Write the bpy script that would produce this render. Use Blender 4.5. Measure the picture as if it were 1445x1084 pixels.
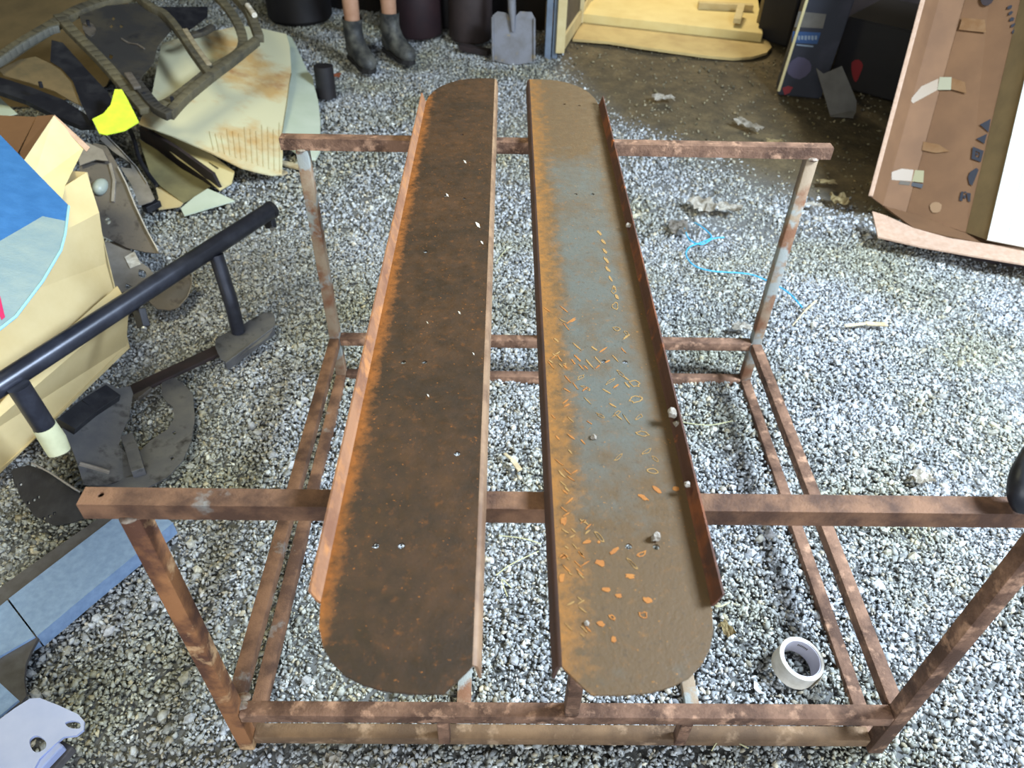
import bpy, bmesh, math, random
import numpy as np
from mathutils import Vector, Matrix
from mathutils.geometry import tessellate_polygon

for o in list(bpy.data.objects): bpy.data.objects.remove(o)
SC = bpy.context.scene
COL = SC.collection
random.seed(7)
rng = np.random.default_rng(11)
sin, cos, pi = math.sin, math.cos, math.pi

# ------------------------------------------------------------------ camera
FPX, PITCH, ROLL, YAW = 1061.12, 0.7325, 0.02687, -0.0210
CAM = Vector((-0.12946, -0.61121, 1.47945))
XH = Vector((cos(YAW), sin(YAW), 0)); YH = Vector((-sin(YAW), cos(YAW), 0)); ZH = Vector((0, 0, 1))
FW = YH * cos(PITCH) - ZH * sin(PITCH)
UP0 = YH * sin(PITCH) + ZH * cos(PITCH)
RT = XH * cos(ROLL) + UP0 * sin(ROLL)
UPV = -XH * sin(ROLL) + UP0 * cos(ROLL)
cd = bpy.data.cameras.new('camera'); cam = bpy.data.objects.new('camera', cd); COL.objects.link(cam)
cd.sensor_width = 36; cd.lens = FPX * 36 / 1445; cd.clip_start = 0.02; cd.clip_end = 60
mw = Matrix((RT, UPV, -FW)).transposed().to_4x4(); mw.translation = CAM
cam.matrix_world = mw
SC.camera = cam
cd.dof.use_dof = True; cd.dof.focus_distance = 1.35; cd.dof.aperture_fstop = 5.6

# ------------------------------------------------------------------ light
SC.view_settings.view_transform = 'Standard'; SC.view_settings.look = 'None'
SC.view_settings.gamma = 1; SC.view_settings.use_curve_mapping = False
SC.view_settings.exposure = 0.35
W = bpy.data.worlds.new('overcast_sky'); SC.world = W; W.use_nodes = True
wb = W.node_tree.nodes['Background']; wb.inputs[0].default_value = (0.62, 0.76, 1.0, 1); wb.inputs[1].default_value = 1.2

def area(name, loc, target, sx, sy, power, col):
    d = bpy.data.lights.new(name, 'AREA'); d.shape = 'RECTANGLE'; d.size = sx; d.size_y = sy
    d.energy = power; d.color = col
    o = bpy.data.objects.new(name, d); COL.objects.link(o); o.location = loc
    o.rotation_euler = (Vector(target) - Vector(loc)).to_track_quat('-Z', 'Y').to_euler()
    return o
area('overhead_daylight_key', (2.05, 0.30, 2.5), (0.7, 0.7, 0.0), 0.75, 0.75, 230, (0.68, 0.83, 1.0))  # overhead key added below the closed ceiling to set the rack's shadows
area('daylight_through_front_opening', (2.6, -2.6, 1.7), (0.4, 0.9, 0.0), 2.6, 1.7, 45, (0.74, 0.86, 1.0))
area('daylight_through_rear_opening', (-0.6, -2.7, 2.0), (-0.3, 1.0, 0.2), 2.6, 1.2, 56, (0.95, 0.98, 0.96))
area('warm_lamp_upper_left', (-1.4, 0.9, 2.45), (-1.3, 1.9, 0.0), 0.9, 0.4, 30, (1.0, 0.96, 0.64))  # unseen warm lamp, added to tint the left side yellowish
area('lamp_in_back_room', (1.1, 5.6, 1.9), (0.8, 4.1, 0.0), 0.8, 0.5, 42, (1.0, 0.88, 0.60))

# ------------------------------------------------------------------ helpers
def P(u, v, z=0.0):
    """point at height z seen at photograph pixel u, v"""
    d = FW + RT * ((u - 722.5) / FPX) + UPV * (-(v - 542) / FPX)
    return CAM + d * ((z - CAM.z) / d.z)
def plane3(a, b, c):
    a, b, c = Vector(a), Vector(b), Vector(c)
    n = (b - a).cross(c - a).normalized()
    if n.dot(CAM - a) < 0: n = -n
    return a, n
def PP(u, v, pl):
    d = FW + RT * ((u - 722.5) / FPX) + UPV * (-(v - 542) / FPX)
    return CAM + d * ((pl[0] - CAM).dot(pl[1]) / d.dot(pl[1]))
def lin(c):
    r = []
    for x in c[:3]:
        x = x / 255
        r.append(x / 12.92 if x <= .04045 else ((x + .055) / 1.055) ** 2.4)
    return (*r, 1)
MATS = {}
def M(name, c, rough=.7, metal=0, c2=None, scale=12, lo=.35, hi=.65, c3=None, s3=40, lo3=.58, hi3=.66, bump=0, bs=150, spec=.5, stretch=None, emit=0):
    m = bpy.data.materials.new(name); m.use_nodes = True; nt = m.node_tree; b = nt.nodes['Principled BSDF']
    b.inputs['Roughness'].default_value = rough; b.inputs['Metallic'].default_value = metal
    b.inputs['Specular IOR Level'].default_value = spec
    tc = nt.nodes.new('ShaderNodeTexCoord'); src = tc.outputs['Object']
    if stretch:
        mp = nt.nodes.new('ShaderNodeMapping'); mp.inputs['Scale'].default_value = stretch
        nt.links.new(src, mp.inputs[0]); src = mp.outputs[0]
    def noise(s, det=6):
        n = nt.nodes.new('ShaderNodeTexNoise'); n.inputs['Scale'].default_value = s; n.inputs['Detail'].default_value = det
        n.inputs['Roughness'].default_value = .62
        nt.links.new(src, n.inputs['Vector']); return n.outputs['Fac']
    def mr(o, a, bb):
        n = nt.nodes.new('ShaderNodeMapRange'); n.inputs[1].default_value = a; n.inputs[2].default_value = bb
        nt.links.new(o, n.inputs[0]); return n.outputs[0]
    def mix(f, A, B):
        n = nt.nodes.new('ShaderNodeMix'); n.data_type = 'RGBA'; nt.links.new(f, n.inputs[0])
        for i, q in ((6, A), (7, B)):
            if isinstance(q, tuple): n.inputs[i].default_value = q
            else: nt.links.new(q, n.inputs[i])
        return n.outputs[2]
    col = lin(c)
    if c2: col = mix(mr(noise(scale), lo, hi), col, lin(c2))
    if c3: col = mix(mr(noise(s3), lo3, hi3), col, lin(c3))
    if isinstance(col, tuple): b.inputs['Base Color'].default_value = col
    else: nt.links.new(col, b.inputs['Base Color'])
    if bump:
        n = nt.nodes.new('ShaderNodeBump'); n.inputs['Strength'].default_value = bump; n.inputs['Distance'].default_value = .002
        nt.links.new(noise(bs, 4), n.inputs['Height']); nt.links.new(n.outputs[0], b.inputs['Normal'])
    m['mixer'] = 0
    MATS[name] = m
    return m
def tagit(o, label=None, cat=None, group=None, kind=None):
    if label: o['label'] = label
    if cat: o['category'] = cat
    if group: o['group'] = group
    if kind: o['kind'] = kind
    return o
def thing(name, loc, label, cat, group=None):
    o = bpy.data.objects.new(name, None); COL.objects.link(o); o.location = loc; o.empty_display_size = .05
    return tagit(o, label, cat, group)
def link(name, bm_or_me, mat, parent=None, smooth=False):
    """world-space geometry -> one mesh object, local to its parent"""
    if isinstance(bm_or_me, bmesh.types.BMesh):
        bmesh.ops.recalc_face_normals(bm_or_me, faces=bm_or_me.faces)
        me = bpy.data.meshes.new(name); bm_or_me.to_mesh(me); bm_or_me.free()
    else: me = bm_or_me
    o = bpy.data.objects.new(name, me); COL.objects.link(o)
    for m_ in (mat if isinstance(mat, (list, tuple)) else [mat]): me.materials.append(m_)
    if parent:
        o.parent = parent
        off = Vector(parent.location)
        q = parent.parent
        while q: off += Vector(q.location); q = q.parent
        me.transform(Matrix.Translation(-off))
    else:
        n = len(me.vertices); co = np.empty(n * 3); me.vertices.foreach_get('co', co); co = co.reshape(-1, 3)
        b = Vector(((co[:, 0].min() + co[:, 0].max()) / 2, (co[:, 1].min() + co[:, 1].max()) / 2, co[:, 2].min()))
        me.transform(Matrix.Translation(-b)); o.location = b
    if smooth:
        me.polygons.foreach_set('use_smooth', [True] * len(me.polygons))
        try: me.set_sharp_from_angle(angle=math.radians(38))
        except Exception: pass
    return o
def NB(): return bmesh.new()
def box(bm, p0, p1, w, h, up=(0, 0, 1), bev=.0025):
    """bar from p0 to p1, w across, h along up"""
    p0, p1 = Vector(p0), Vector(p1); d = (p1 - p0); L = d.length; d.normalize()
    up = Vector(up); s = d.cross(up).normalized(); up = s.cross(d).normalized()
    r = bmesh.ops.create_cube(bm, size=1)
    mt = Matrix((s, d, up)).transposed().to_4x4(); mt.translation = (p0 + p1) / 2
    bmesh.ops.transform(bm, matrix=mt @ Matrix.Diagonal((w, L, h, 1)), verts=r['verts'])
    if bev:
        es = list({e for v in r['verts'] for e in v.link_edges})
        bmesh.ops.bevel(bm, geom=es, offset=bev, segments=2, affect='EDGES', profile=.5)
    return bm
def tube(bm, pts, r, seg=12, cap=True, rs=None):
    pts = [Vector(p) for p in pts]; n = len(pts); rings = []
    t0 = (pts[1] - pts[0]).normalized(); a = t0.orthogonal().normalized()
    for i, p in enumerate(pts):
        t = (pts[min(i + 1, n - 1)] - pts[max(i - 1, 0)]).normalized()
        a = (a - t * a.dot(t)).normalized(); b = t.cross(a)
        rr = rs[i] if rs else r
        rings.append([bm.verts.new(p + (a * cos(2 * pi * k / seg) + b * sin(2 * pi * k / seg)) * rr) for k in range(seg)])
    for i in range(n - 1):
        for k in range(seg):
            bm.faces.new((rings[i][k], rings[i][(k + 1) % seg], rings[i + 1][(k + 1) % seg], rings[i + 1][k]))
    if cap:
        bm.faces.new(rings[0][::-1]); bm.faces.new(rings[-1])
    return bm
def curve(pts, n=8):
    pts = [Vector(p) for p in pts]; q = [pts[0]] + pts + [pts[-1]]; out = []
    for i in range(1, len(q) - 2):
        for k in range(n):
            t = k / n; a, b, c, d = q[i - 1], q[i], q[i + 1], q[i + 2]
            out.append(.5 * ((2 * b) + (c - a) * t + (2 * a - 5 * b + 4 * c - d) * t * t + (3 * b - a - 3 * c + d) * t ** 3))
    out.append(pts[-1]); return out
def slab(bm, loops, t, n=None, mi=0):
    """flat sheet with holes: loops[0] outline, others holes; thickness t on the side away from the camera"""
    L = [[Vector(p) for p in l] for l in loops]
    if n is None:
        n = Vector((0, 0, 0)); o = L[0]
        for i in range(len(o)): n += o[i].cross(o[(i + 1) % len(o)])
        n = Vector(n).normalized() if n.length > 1e-12 else Vector((0, 0, 1))
        c = sum(o, Vector()) / len(o)
        n = Vector((0, 0, 0))
        for i in range(len(o)): n += (o[i] - c).cross(o[(i + 1) % len(o)] - c)
        n.normalize()
        if n.dot(CAM - c) < 0: n = -n
    n = Vector(n)
    tris = tessellate_polygon(L)
    flat = [p for l in L for p in l]
    A = [bm.verts.new(p) for p in flat]; B = [bm.verts.new(p - n * t) for p in flat]
    for a, b, c in tris:
        for vs in ((A[a], A[b], A[c]), (B[c], B[b], B[a])):
            try: bm.faces.new(vs).material_index = mi
            except ValueError: pass
    k = 0
    for l in L:
        m = len(l)
        for i in range(m):
            a, b = k + i, k + (i + 1) % m
            try: bm.faces.new((A[a], A[b], B[b], B[a])).material_index = mi
            except ValueError: pass
        k += m
    return bm
def circ(c, r, n=12, ax=None, ay=None, rb=None):
    ax = Vector(ax or (1, 0, 0)); ay = Vector(ay or (0, 1, 0)); rb = rb or r
    return [Vector(c) + ax * r * cos(2 * pi * k / n) + ay * rb * sin(2 * pi * k / n) for k in range(n)]
def circp(u, v, ru, rv, pl, n=10):
    return [PP(u + ru * cos(2 * pi * k / n), v + rv * sin(2 * pi * k / n), pl) for k in range(n)]
def pxs(l, pl): return [PP(u, v, pl) for u, v in l]
def smooth_loop(l, n=3):
    """round a pixel outline (closed Catmull-Rom)"""
    out = []; m = len(l)
    for i in range(m):
        a, b, c, d = [Vector((*l[(i + j) % m], 0)) for j in (-1, 0, 1, 2)]
        for k in range(n):
            t = k / n
            q = .5 * ((2 * b) + (c - a) * t + (2 * a - 5 * b + 4 * c - d) * t * t + (3 * b - a - 3 * c + d) * t ** 3)
            out.append((q.x, q.y))
    return out

# ------------------------------------------------------------------ materials
rust = M('rusty_steel_tube', (130, 96, 74), .8, .0, (78, 52, 36), 14, .40, .60, (172, 132, 104), 30, .54, .68, .9, 200)
rustlow = M('rusty_tube_low', (126, 98, 70), .85, .0, (90, 68, 48), 9, .38, .62, (156, 128, 100), 20, .56, .68, .6, 260)
rustpaint = M('rusty_tube_with_grey_paint', (126, 90, 64), .8, .0, (76, 50, 34), 14, .4, .6, (128, 126, 120), 13, .60, .70, .6, 260)
rustpale = M('rusty_tube_with_pale_paint', (148, 128, 104), .8, .0, (124, 84, 58), 10, .45, .6, (146, 148, 142), 13, .5, .58, .5, 260)
rustorange = M('orange_rust_tube', (150, 100, 60), .85, .0, (86, 52, 34), 11, .42, .58, (196, 156, 112), 16, .54, .64, .6, 260)
weld = M('weld_bead', (150, 140, 125), .6, .3, (96, 66, 48), 60, bump=.5)
wood = M('pale_wood', (205, 192, 160), .8, 0, (170, 150, 115), 30)
paper = M('dirty_white_paper', (230, 224, 212), .85, 0, (160, 148, 128), 30)
cardtan = M('tan_cardboard', (204, 184, 138), .85, 0, (194, 172, 124), 6, bump=.15, bs=80)
cardlit = M('pale_cardboard', (214, 200, 152), .85, 0, (204, 188, 138), 6, bump=.15, bs=80)
cardbrown = M('brown_cardboard', (112, 79, 50), .8, 0, (98, 68, 42), 5, bump=.15, bs=80)
cardolive = M('olive_cardboard', (134, 112, 74), .85, 0, (114, 96, 64), 6)
cardedge = M('cardboard_edge', (184, 154, 132), .9, 0, (170, 138, 114), 60)
creamsheet = M('cream_sheet_with_brown_stains', (206, 200, 164), .8, 0, (196, 160, 104), 3.2, .5, .66, (160, 110, 66), 2.6, .62, .74)
mintsheet = M('pale_mint_sheet', (200, 208, 190), .7, 0, (186, 196, 176), 5)
olivesheet = M('olive_board', (130, 122, 84), .85, 0, (108, 100, 70), 8)
maroon = M('dark_maroon_board', (52, 38, 38), .8, 0, (36, 30, 30), 20)
blackp = M('black_paint', (34, 34, 40), .45, .2, (54, 54, 58), 18, .45, .7, bump=.2)
tubeblack = M('worn_black_tube', (44, 45, 54), .33, .35, (62, 64, 74), 14, .45, .7)
greysteel = M('dusty_grey_steel', (98, 92, 86), .6, .3, (112, 102, 92), 9, .4, .7, (60, 54, 50), 22, .55, .7, .3)
darkpanel = M('dusty_black_panel', (50, 49, 50), .6, .1, (78, 72, 60), 7, .45, .72, (36, 36, 40), 14, .55, .7, .3)
panelrim = M('dusty_brown_rim', (104, 96, 74), .7, .1, (72, 68, 58), 12)
darksheet = M('dark_grey_sheet_metal', (92, 92, 96), .5, .25, (114, 112, 110), 10, .4, .7, (48, 46, 48), 18, .55, .7, .3)
bluesteel = M('blue_grey_steel', (136, 162, 196), .5, .1, (120, 146, 182), 60, bump=.25, bs=300)
paleblue = M('pale_blue_painted_steel', (178, 188, 222), .45, .1, (160, 172, 212), 8)
gusset = M('shaded_gusset', (92, 90, 92), .7, .1, (76, 72, 72), 30)  # steel tone with its shade put into the colour
yellowcloth = M('fluorescent_yellow_cloth', (222, 242, 62), .8, 0, (200, 222, 60), 20)
bluefoil = M('blue_plastic_sheet', (60, 112, 168), .5, 0, (50, 100, 154), 22, bump=.5, bs=120)
whitefoil = M('frosted_white_plastic_sheet', (144, 158, 156), .5, 0, (126, 146, 152), 14, bump=.6, bs=140)
tapewhite = M('cream_masking_tape', (244, 236, 222), .6, 0, (214, 204, 186), 30)
tapecore = M('grey_white_tape_core', (196, 192, 200), .75, 0)
inkblue = M('dark_blue_ink', (34, 35, 42), .8, 0)
cyan = M('cyan_string', (58, 168, 210), .6, 0)
straw = M('dry_straw', (186, 182, 140), .8, 0)
skin = M('skin', (174, 134, 108), .55, 0, (158, 116, 90), 14)
leather = M('dusty_black_boot_leather', (44, 45, 46), .6, 0, (98, 97, 90), 14, .42, .66, bump=.3)
sole = M('boot_sole', (30, 28, 28), .8, 0)
cloth = M('dark_shorts_cloth', (44, 46, 56), .9, 0)
shirt = M('grey_shirt_cloth', (96, 100, 108), .9, 0)
hairm = M('brown_hair', (58, 42, 32), .8, 0)
blackstuff = M('black_plastic', (24, 22, 26), .6, 0, (32, 28, 30), 12)
maroonbin = M('dark_maroon_plastic', (48, 28, 30), .6, 0, (36, 22, 26), 8)
brownbin = M('dark_brown_plastic', (58, 46, 44), .7, 0, (44, 34, 34), 8)
shovelm = M('dusty_grey_shovel_steel', (124, 124, 130), .7, .2, (104, 100, 98), 9, .4, .65, (150, 132, 96), 16, .6, .7)
postblue = M('grey_blue_painted_post', (108, 120, 134), .6, 0, (90, 100, 114), 9)
creamwood = M('cream_painted_wood', (206, 188, 140), .7, 0, (190, 168, 118), 9)
creamfloor = M('cream_floor_board', (222, 202, 140), .6, 0, (210, 186, 122), 5)
plyfloor = M('worn_plywood_mat', (196, 172, 116), .8, 0, (172, 146, 96), 4, .4, .66, (110, 92, 60), 60, .68, .72)
screenm = M('dusty_door_mesh', (96, 84, 66), .8, 0, (78, 68, 54), 20)
wallm = M('dark_timber_wall', (44, 36, 32), .9, 0, (30, 26, 26), 6, stretch=(1, 1, .1))
wallpale = M('olive_cream_wall', (150, 132, 92), .85, 0, (132, 114, 78), 6)
ceilm = M('corrugated_iron_ceiling', (120, 120, 118), .7, .2)
redm = M('red_label', (132, 30, 38), .6, 0)
labelblue = M('blue_label', (32, 70, 120), .6, 0)
labelpale = M('pale_lettering', (128, 142, 158), .7, 0)
navybox = M('navy_grey_box_face', (36, 38, 50), .7, 0, (56, 54, 68), 5, .5, .7)
greyboard = M('grey_board', (112, 108, 102), .8, 0, (96, 92, 86), 9)
whiteboard = M('white_corrugated_board', (196, 194, 182), .8, 0, (182, 180, 168), 5)
cleartape = M('shiny_packing_tape', (126, 96, 68), .22, 0, (116, 84, 56), 30)
magenta = M('magenta_mark', (190, 40, 90), .6, 0)
mud = M('dried_mud', (168, 160, 150), .9, 0, (120, 110, 96), 60, bump=.6)
leafm = M('dry_leaf', (176, 158, 112), .8, 0, (150, 128, 88), 30)
brickchip = M('orange_brick_chip', (168, 96, 66), .9, 0)
bolt = M('bright_bolt', (190, 190, 190), .35, .8)

# plate materials: rust that follows the object's own coordinates
def plate_mat(name, base, mid, orange, lo, hi, edge_side, x0, x1, dots=.66, ends=False):
    m = bpy.data.materials.new(name); m.use_nodes = True; nt = m.node_tree; b = nt.nodes['Principled BSDF']
    N = nt.nodes.new; Lk = nt.links.new
    tc = N('ShaderNodeTexCoord'); sep = N('ShaderNodeSeparateXYZ'); Lk(tc.outputs['Object'], sep.inputs[0])
    def noise(s, det=8, ro=.65, dist=0):
        n = N('ShaderNodeTexNoise'); n.inputs['Scale'].default_value = s; n.inputs['Detail'].default_value = det
        n.inputs['Roughness'].default_value = ro; n.inputs['Distortion'].default_value = dist
        Lk(tc.outputs['Object'], n.inputs['Vector']); return n.outputs['Fac']
    def mr(o, a, c, d=0, e=1):
        n = N('ShaderNodeMapRange'); n.inputs[1].default_value = a; n.inputs[2].default_value = c
        n.inputs[3].default_value = d; n.inputs[4].default_value = e; Lk(o, n.inputs[0]); return n.outputs[0]
    def op(k, a, c):
        n = N('ShaderNodeMath'); n.operation = k
        for i, q in enumerate((a, c)):
            if isinstance(q, (int, float)): n.inputs[i].default_value = q
            else: Lk(q, n.inputs[i])
        return n.outputs[0]
    def mix(f, A, B):
        n = N('ShaderNodeMix'); n.data_type = 'RGBA'; Lk(f, n.inputs[0])
        for i, q in ((6, A), (7, B)):
            if isinstance(q, tuple): n.inputs[i].default_value = q
            else: Lk(q, n.inputs[i])
        return n.outputs[2]
    big = op('ADD', op('MULTIPLY', noise(5), .6), op('MULTIPLY', noise(32), .4)); fine = noise(60, 6, .7); vf = noise(230, 3)
    bg = big
    if ends:
        # bare steel shows only along the middle of the plate, the ends are rusted brown
        yy = sep.outputs['Y']; e1 = op('MAXIMUM', mr(yy, .34, .12), mr(yy, 1.05, 1.4)); e2 = mr(op('ABSOLUTE', op('ADD', sep.outputs['X'], -.004), 0), .038, .075)
        bg = op('ADD', big, op('MULTIPLY', op('MAXIMUM', e1, e2), .26))
    c = mix(mr(bg, lo, hi), lin(base), lin(mid))
    # orange scale along one long edge
    e = mr(sep.outputs['X'], x0, x1, 1, 0)
    om = mr(op('ADD', op('MULTIPLY', e, .42), op('ADD', op('MULTIPLY', fine, .6), op('MULTIPLY', big, .25))), .60, .84)
    c = mix(om, c, lin(orange))
    c = mix(mr(vf, dots, dots + .08), c, lin(tuple(min(255, int(q * 1.15)) for q in orange)))
    c = mix(mr(noise(150, 5), .56, .72, 0, .55), c, lin(tuple(int(q * .55) for q in base)))
    c = mix(mr(noise(75, 6, .7), .56, .72, 0, .34), c, lin(orange))
    b.inputs['Specular IOR Level'].default_value = .35
    Lk(c, b.inputs['Base Color'])
    b.inputs['Metallic'].default_value = .0
    Lk(mr(fine, .3, .7, .48, .75), b.inputs['Roughness'])
    bp = N('ShaderNodeBump'); bp.inputs['Strength'].default_value = .35; bp.inputs['Distance'].default_value = .0015
    Lk(op('ADD', fine, vf), bp.inputs['Height']); Lk(bp.outputs[0], b.inputs['Normal'])
    return m

# ------------------------------------------------------------------ structure
GZ = -0.019
def dirt_shade_mask(x, y):
    """1 on the earth floor by the doorway, darkened for carton shade too, 0 on the gravel"""
    a = (x + y - 3.42) / .35  # this edge follows the carton's shade line
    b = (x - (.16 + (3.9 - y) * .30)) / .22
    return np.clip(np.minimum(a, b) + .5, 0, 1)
def hum(x, y):
    return (.007 * np.sin(2.1 * x + 1.3 * y) + .006 * np.sin(4.7 * x - 3.1 * y + 1) + .004 * np.sin(9.3 * x + 7.1 * y + 2)
            + .003 * np.sin(17 * x - 13 * y))
# earth under the gravel
nx, ny = 230, 270
gx = np.linspace(-3.6, 4.2, nx); gy = np.linspace(-3.2, 5.2, ny)
X, Y = np.meshgrid(gx, gy); Zg = GZ - .006 + hum(X, Y) * .6
Zg = Zg + dirt_shade_mask(X, Y) * (.008 + .004 * np.sin(31 * X + 3) * np.sin(27 * Y))
vs = np.stack([X, Y, Zg], -1).reshape(-1, 3)
idx = np.arange(nx * ny).reshape(ny, nx)
fc = np.stack([idx[:-1, :-1], idx[:-1, 1:], idx[1:, 1:], idx[1:, :-1]], -1).reshape(-1, 4)
me = bpy.data.meshes.new('floor'); me.from_pydata(vs.tolist(), [], fc.tolist()); me.update()
me.polygons.foreach_set('use_smooth', [True] * len(me.polygons))
floor = bpy.data.objects.new('floor', me); COL.objects.link(floor); floor['kind'] = 'structure'
fm = bpy.data.materials.new('earth_floor'); fm.use_nodes = True
nt = fm.node_tree; b = nt.nodes['Principled BSDF']; b.inputs['Roughness'].default_value = .95
tc = nt.nodes.new('ShaderNodeTexCoord')
n1 = nt.nodes.new('ShaderNodeTexNoise'); n1.inputs['Scale'].default_value = 9; n1.inputs['Detail'].default_value = 10; n1.inputs['Roughness'].default_value = .75
nt.links.new(tc.outputs['Object'], n1.inputs['Vector'])
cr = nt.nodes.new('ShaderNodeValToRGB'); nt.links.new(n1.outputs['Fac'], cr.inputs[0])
cr.color_ramp.elements[0].position = .3; cr.color_ramp.elements[0].color = lin((60, 52, 38))  # earth tones, lowered to hold the carton's shade as well
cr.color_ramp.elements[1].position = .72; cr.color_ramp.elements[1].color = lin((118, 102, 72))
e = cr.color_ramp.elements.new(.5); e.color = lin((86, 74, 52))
sepf = nt.nodes.new('ShaderNodeAttribute'); sepf.attribute_name = 'dirt_shade'
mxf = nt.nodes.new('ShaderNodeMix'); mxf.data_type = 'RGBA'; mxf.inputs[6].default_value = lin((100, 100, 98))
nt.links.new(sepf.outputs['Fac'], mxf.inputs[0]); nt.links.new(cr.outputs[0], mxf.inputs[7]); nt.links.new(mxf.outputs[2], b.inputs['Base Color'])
bp = nt.nodes.new('ShaderNodeBump'); bp.inputs['Strength'].default_value = .8; bp.inputs['Distance'].default_value = .01
n2 = nt.nodes.new('ShaderNodeTexNoise'); n2.inputs['Scale'].default_value = 70; n2.inputs['Detail'].default_value = 6
nt.links.new(tc.outputs['Object'], n2.inputs['Vector']); nt.links.new(n2.outputs['Fac'], bp.inputs['Height']); nt.links.new(bp.outputs[0], b.inputs['Normal'])
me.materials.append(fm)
ga_ = me.attributes.new('dirt_shade', 'FLOAT', 'POINT'); ga_.data.foreach_set('value', dirt_shade_mask(X, Y).astype(np.float32).ravel())

# stone material, tinted by a per-stone attribute and by dust patches
sm = bpy.data.materials.new('grey_gravel_stone'); sm.use_nodes = True; nt = sm.node_tree; b = nt.nodes['Principled BSDF']
b.inputs['Roughness'].default_value = .85; b.inputs['Specular IOR Level'].default_value = .3
at_ = nt.nodes.new('ShaderNodeAttribute'); at_.attribute_name = 'tone'
geo = nt.nodes.new('ShaderNodeNewGeometry')
n1 = nt.nodes.new('ShaderNodeTexNoise'); n1.inputs['Scale'].default_value = 2.6; n1.inputs['Detail'].default_value = 5
nt.links.new(geo.outputs['Position'], n1.inputs['Vector'])
m1 = nt.nodes.new('ShaderNodeMapRange'); m1.inputs[1].default_value = .42; m1.inputs[2].default_value = .66; m1.inputs[4].default_value = .9
nt.links.new(n1.outputs['Fac'], m1.inputs[0])
n3 = nt.nodes.new('ShaderNodeTexNoise'); n3.inputs['Scale'].default_value = 160; n3.inputs['Detail'].default_value = 3
nt.links.new(geo.outputs['Position'], n3.inputs['Vector'])
m3 = nt.nodes.new('ShaderNodeMapRange'); m3.inputs[1].default_value = .3; m3.inputs[2].default_value = .7; m3.inputs[3].default_value = .75; m3.inputs[4].default_value = 1.2
nt.links.new(n3.outputs['Fac'], m3.inputs[0])
mx = nt.nodes.new('ShaderNodeMix'); mx.data_type = 'RGBA'; mx.blend_type = 'MULTIPLY'; mx.inputs[7].default_value = (.80, .76, .55, 1)
nt.links.new(m1.outputs[0], mx.inputs[0]); nt.links.new(at_.outputs['Color'], mx.inputs[6])
mm = nt.nodes.new('ShaderNodeVectorMath'); mm.operation = 'SCALE'
nt.links.new(mx.outputs[2], mm.inputs[0]); nt.links.new(m3.outputs[0], mm.inputs['Scale'])
nt.links.new(mm.outputs[0], b.inputs['Base Color'])

def ico(sub, seed):
    bm = bmesh.new(); bmesh.ops.create_icosphere(bm, subdivisions=sub, radius=1)
    r = np.random.default_rng(seed)
    for v in bm.verts: v.co *= 1 + r.uniform(-.38, .22)
    v = np.array([v.co[:] for v in bm.verts]); f = np.array([[q.index for q in fc.verts] for fc in bm.faces]); bm.free()
    return v, f
def octa(seed):
    r = np.random.default_rng(seed)
    v = np.array([[1, 0, 0], [-1, 0, 0], [0, 1, 0], [0, -1, 0], [0, 0, 1], [0, 0, -1.]]) * r.uniform(.75, 1.25, (6, 1)) + r.uniform(-.2, .2, (6, 3))
    f = np.array([[0, 2, 4], [2, 1, 4], [1, 3, 4], [3, 0, 4], [2, 0, 5], [1, 2, 5], [3, 1, 5], [0, 3, 5]])
    return v, f
def tones(n):
    t = rng.random(n); g = rng.normal(.40, .10, n).clip(.14, .75)
    c = np.stack([g * .97, g * 1.0, g * 1.03], 1)
    k = t > .90; c[k] = np.stack([g[k] * 1.12, g[k] * 1.02, g[k] * .84], 1)
    k = t < .05; c[k] = c[k] * 1.55
    k = (t > .05) & (t < .16); c[k] = c[k] * .6
    return c.clip(.05, .8)
def rotm(n, flat=1.0):
    q = rng.normal(size=(n, 4)); q /= np.linalg.norm(q, axis=1)[:, None]
    w, x, y, z = q.T
    return np.stack([1 - 2 * (y * y + z * z), 2 * (x * y - z * w), 2 * (x * z + y * w), 2 * (x * y + z * w), 1 - 2 * (x * x + z * z), 2 * (y * z - x * w),
                     2 * (x * z - y * w), 2 * (y * z + x * w), 1 - 2 * (x * x + y * y)], -1).reshape(n, 3, 3)
def visible(x, y, m=40):
    d = np.stack([x - CAM.x, y - CAM.y, np.full_like(x, -CAM.z)], 1)
    u = 722.5 + FPX * (d @ np.array(RT)) / (d @ np.array(FW)); v = 542 - FPX * (d @ np.array(UPV)) / (d @ np.array(FW))
    return (u > -m * 4) & (u < 1445 + m * 4) & (v > -m) & (v < 1084 + m * 4) & ((d @ np.array(FW)) > .2)
VV, FF, TT = [], [], []; voff = 0
def scatter(n, xr, yr, smean, protos, keep=None, tint=None, zoff=0.0):
    global voff
    x = rng.uniform(*xr, n); y = rng.uniform(*yr, n)
    k = visible(x, y)
    if keep is not None: k &= keep(x, y)
    x, y = x[k], y[k]; n = len(x)
    s = (smean * np.exp(rng.normal(0, .33, n))).clip(smean * .4, smean * 2.1)
    sc = s[:, None] * rng.uniform([.85, .55, .42], [1.45, 1.05, .8], (n, 3))
    R = rotm(n); tn = tones(n)
    if tint is not None: tn = tn * np.array(tint)
    z = GZ + hum(x, y) + rng.uniform(-.004, .004, n) + zoff
    pid = rng.integers(0, len(protos), n)
    for j, (pv, pf) in enumerate(protos):
        q = np.where(pid == j)[0]
        if not len(q): continue
        v = np.einsum('nij,nvj->nvi', R[q], pv[None] * sc[q][:, None, :]) + np.stack([x[q], y[q], z[q]], 1)[:, None, :]
        nv = len(pv); f = pf[None] + (np.arange(len(q)) * nv)[:, None, None] + voff
        VV.append(v.reshape(-1, 3)); FF.append(f.reshape(-1, 3)); TT.append(np.repeat(tn[q], nv, 0)); voff += len(q) * nv
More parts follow.
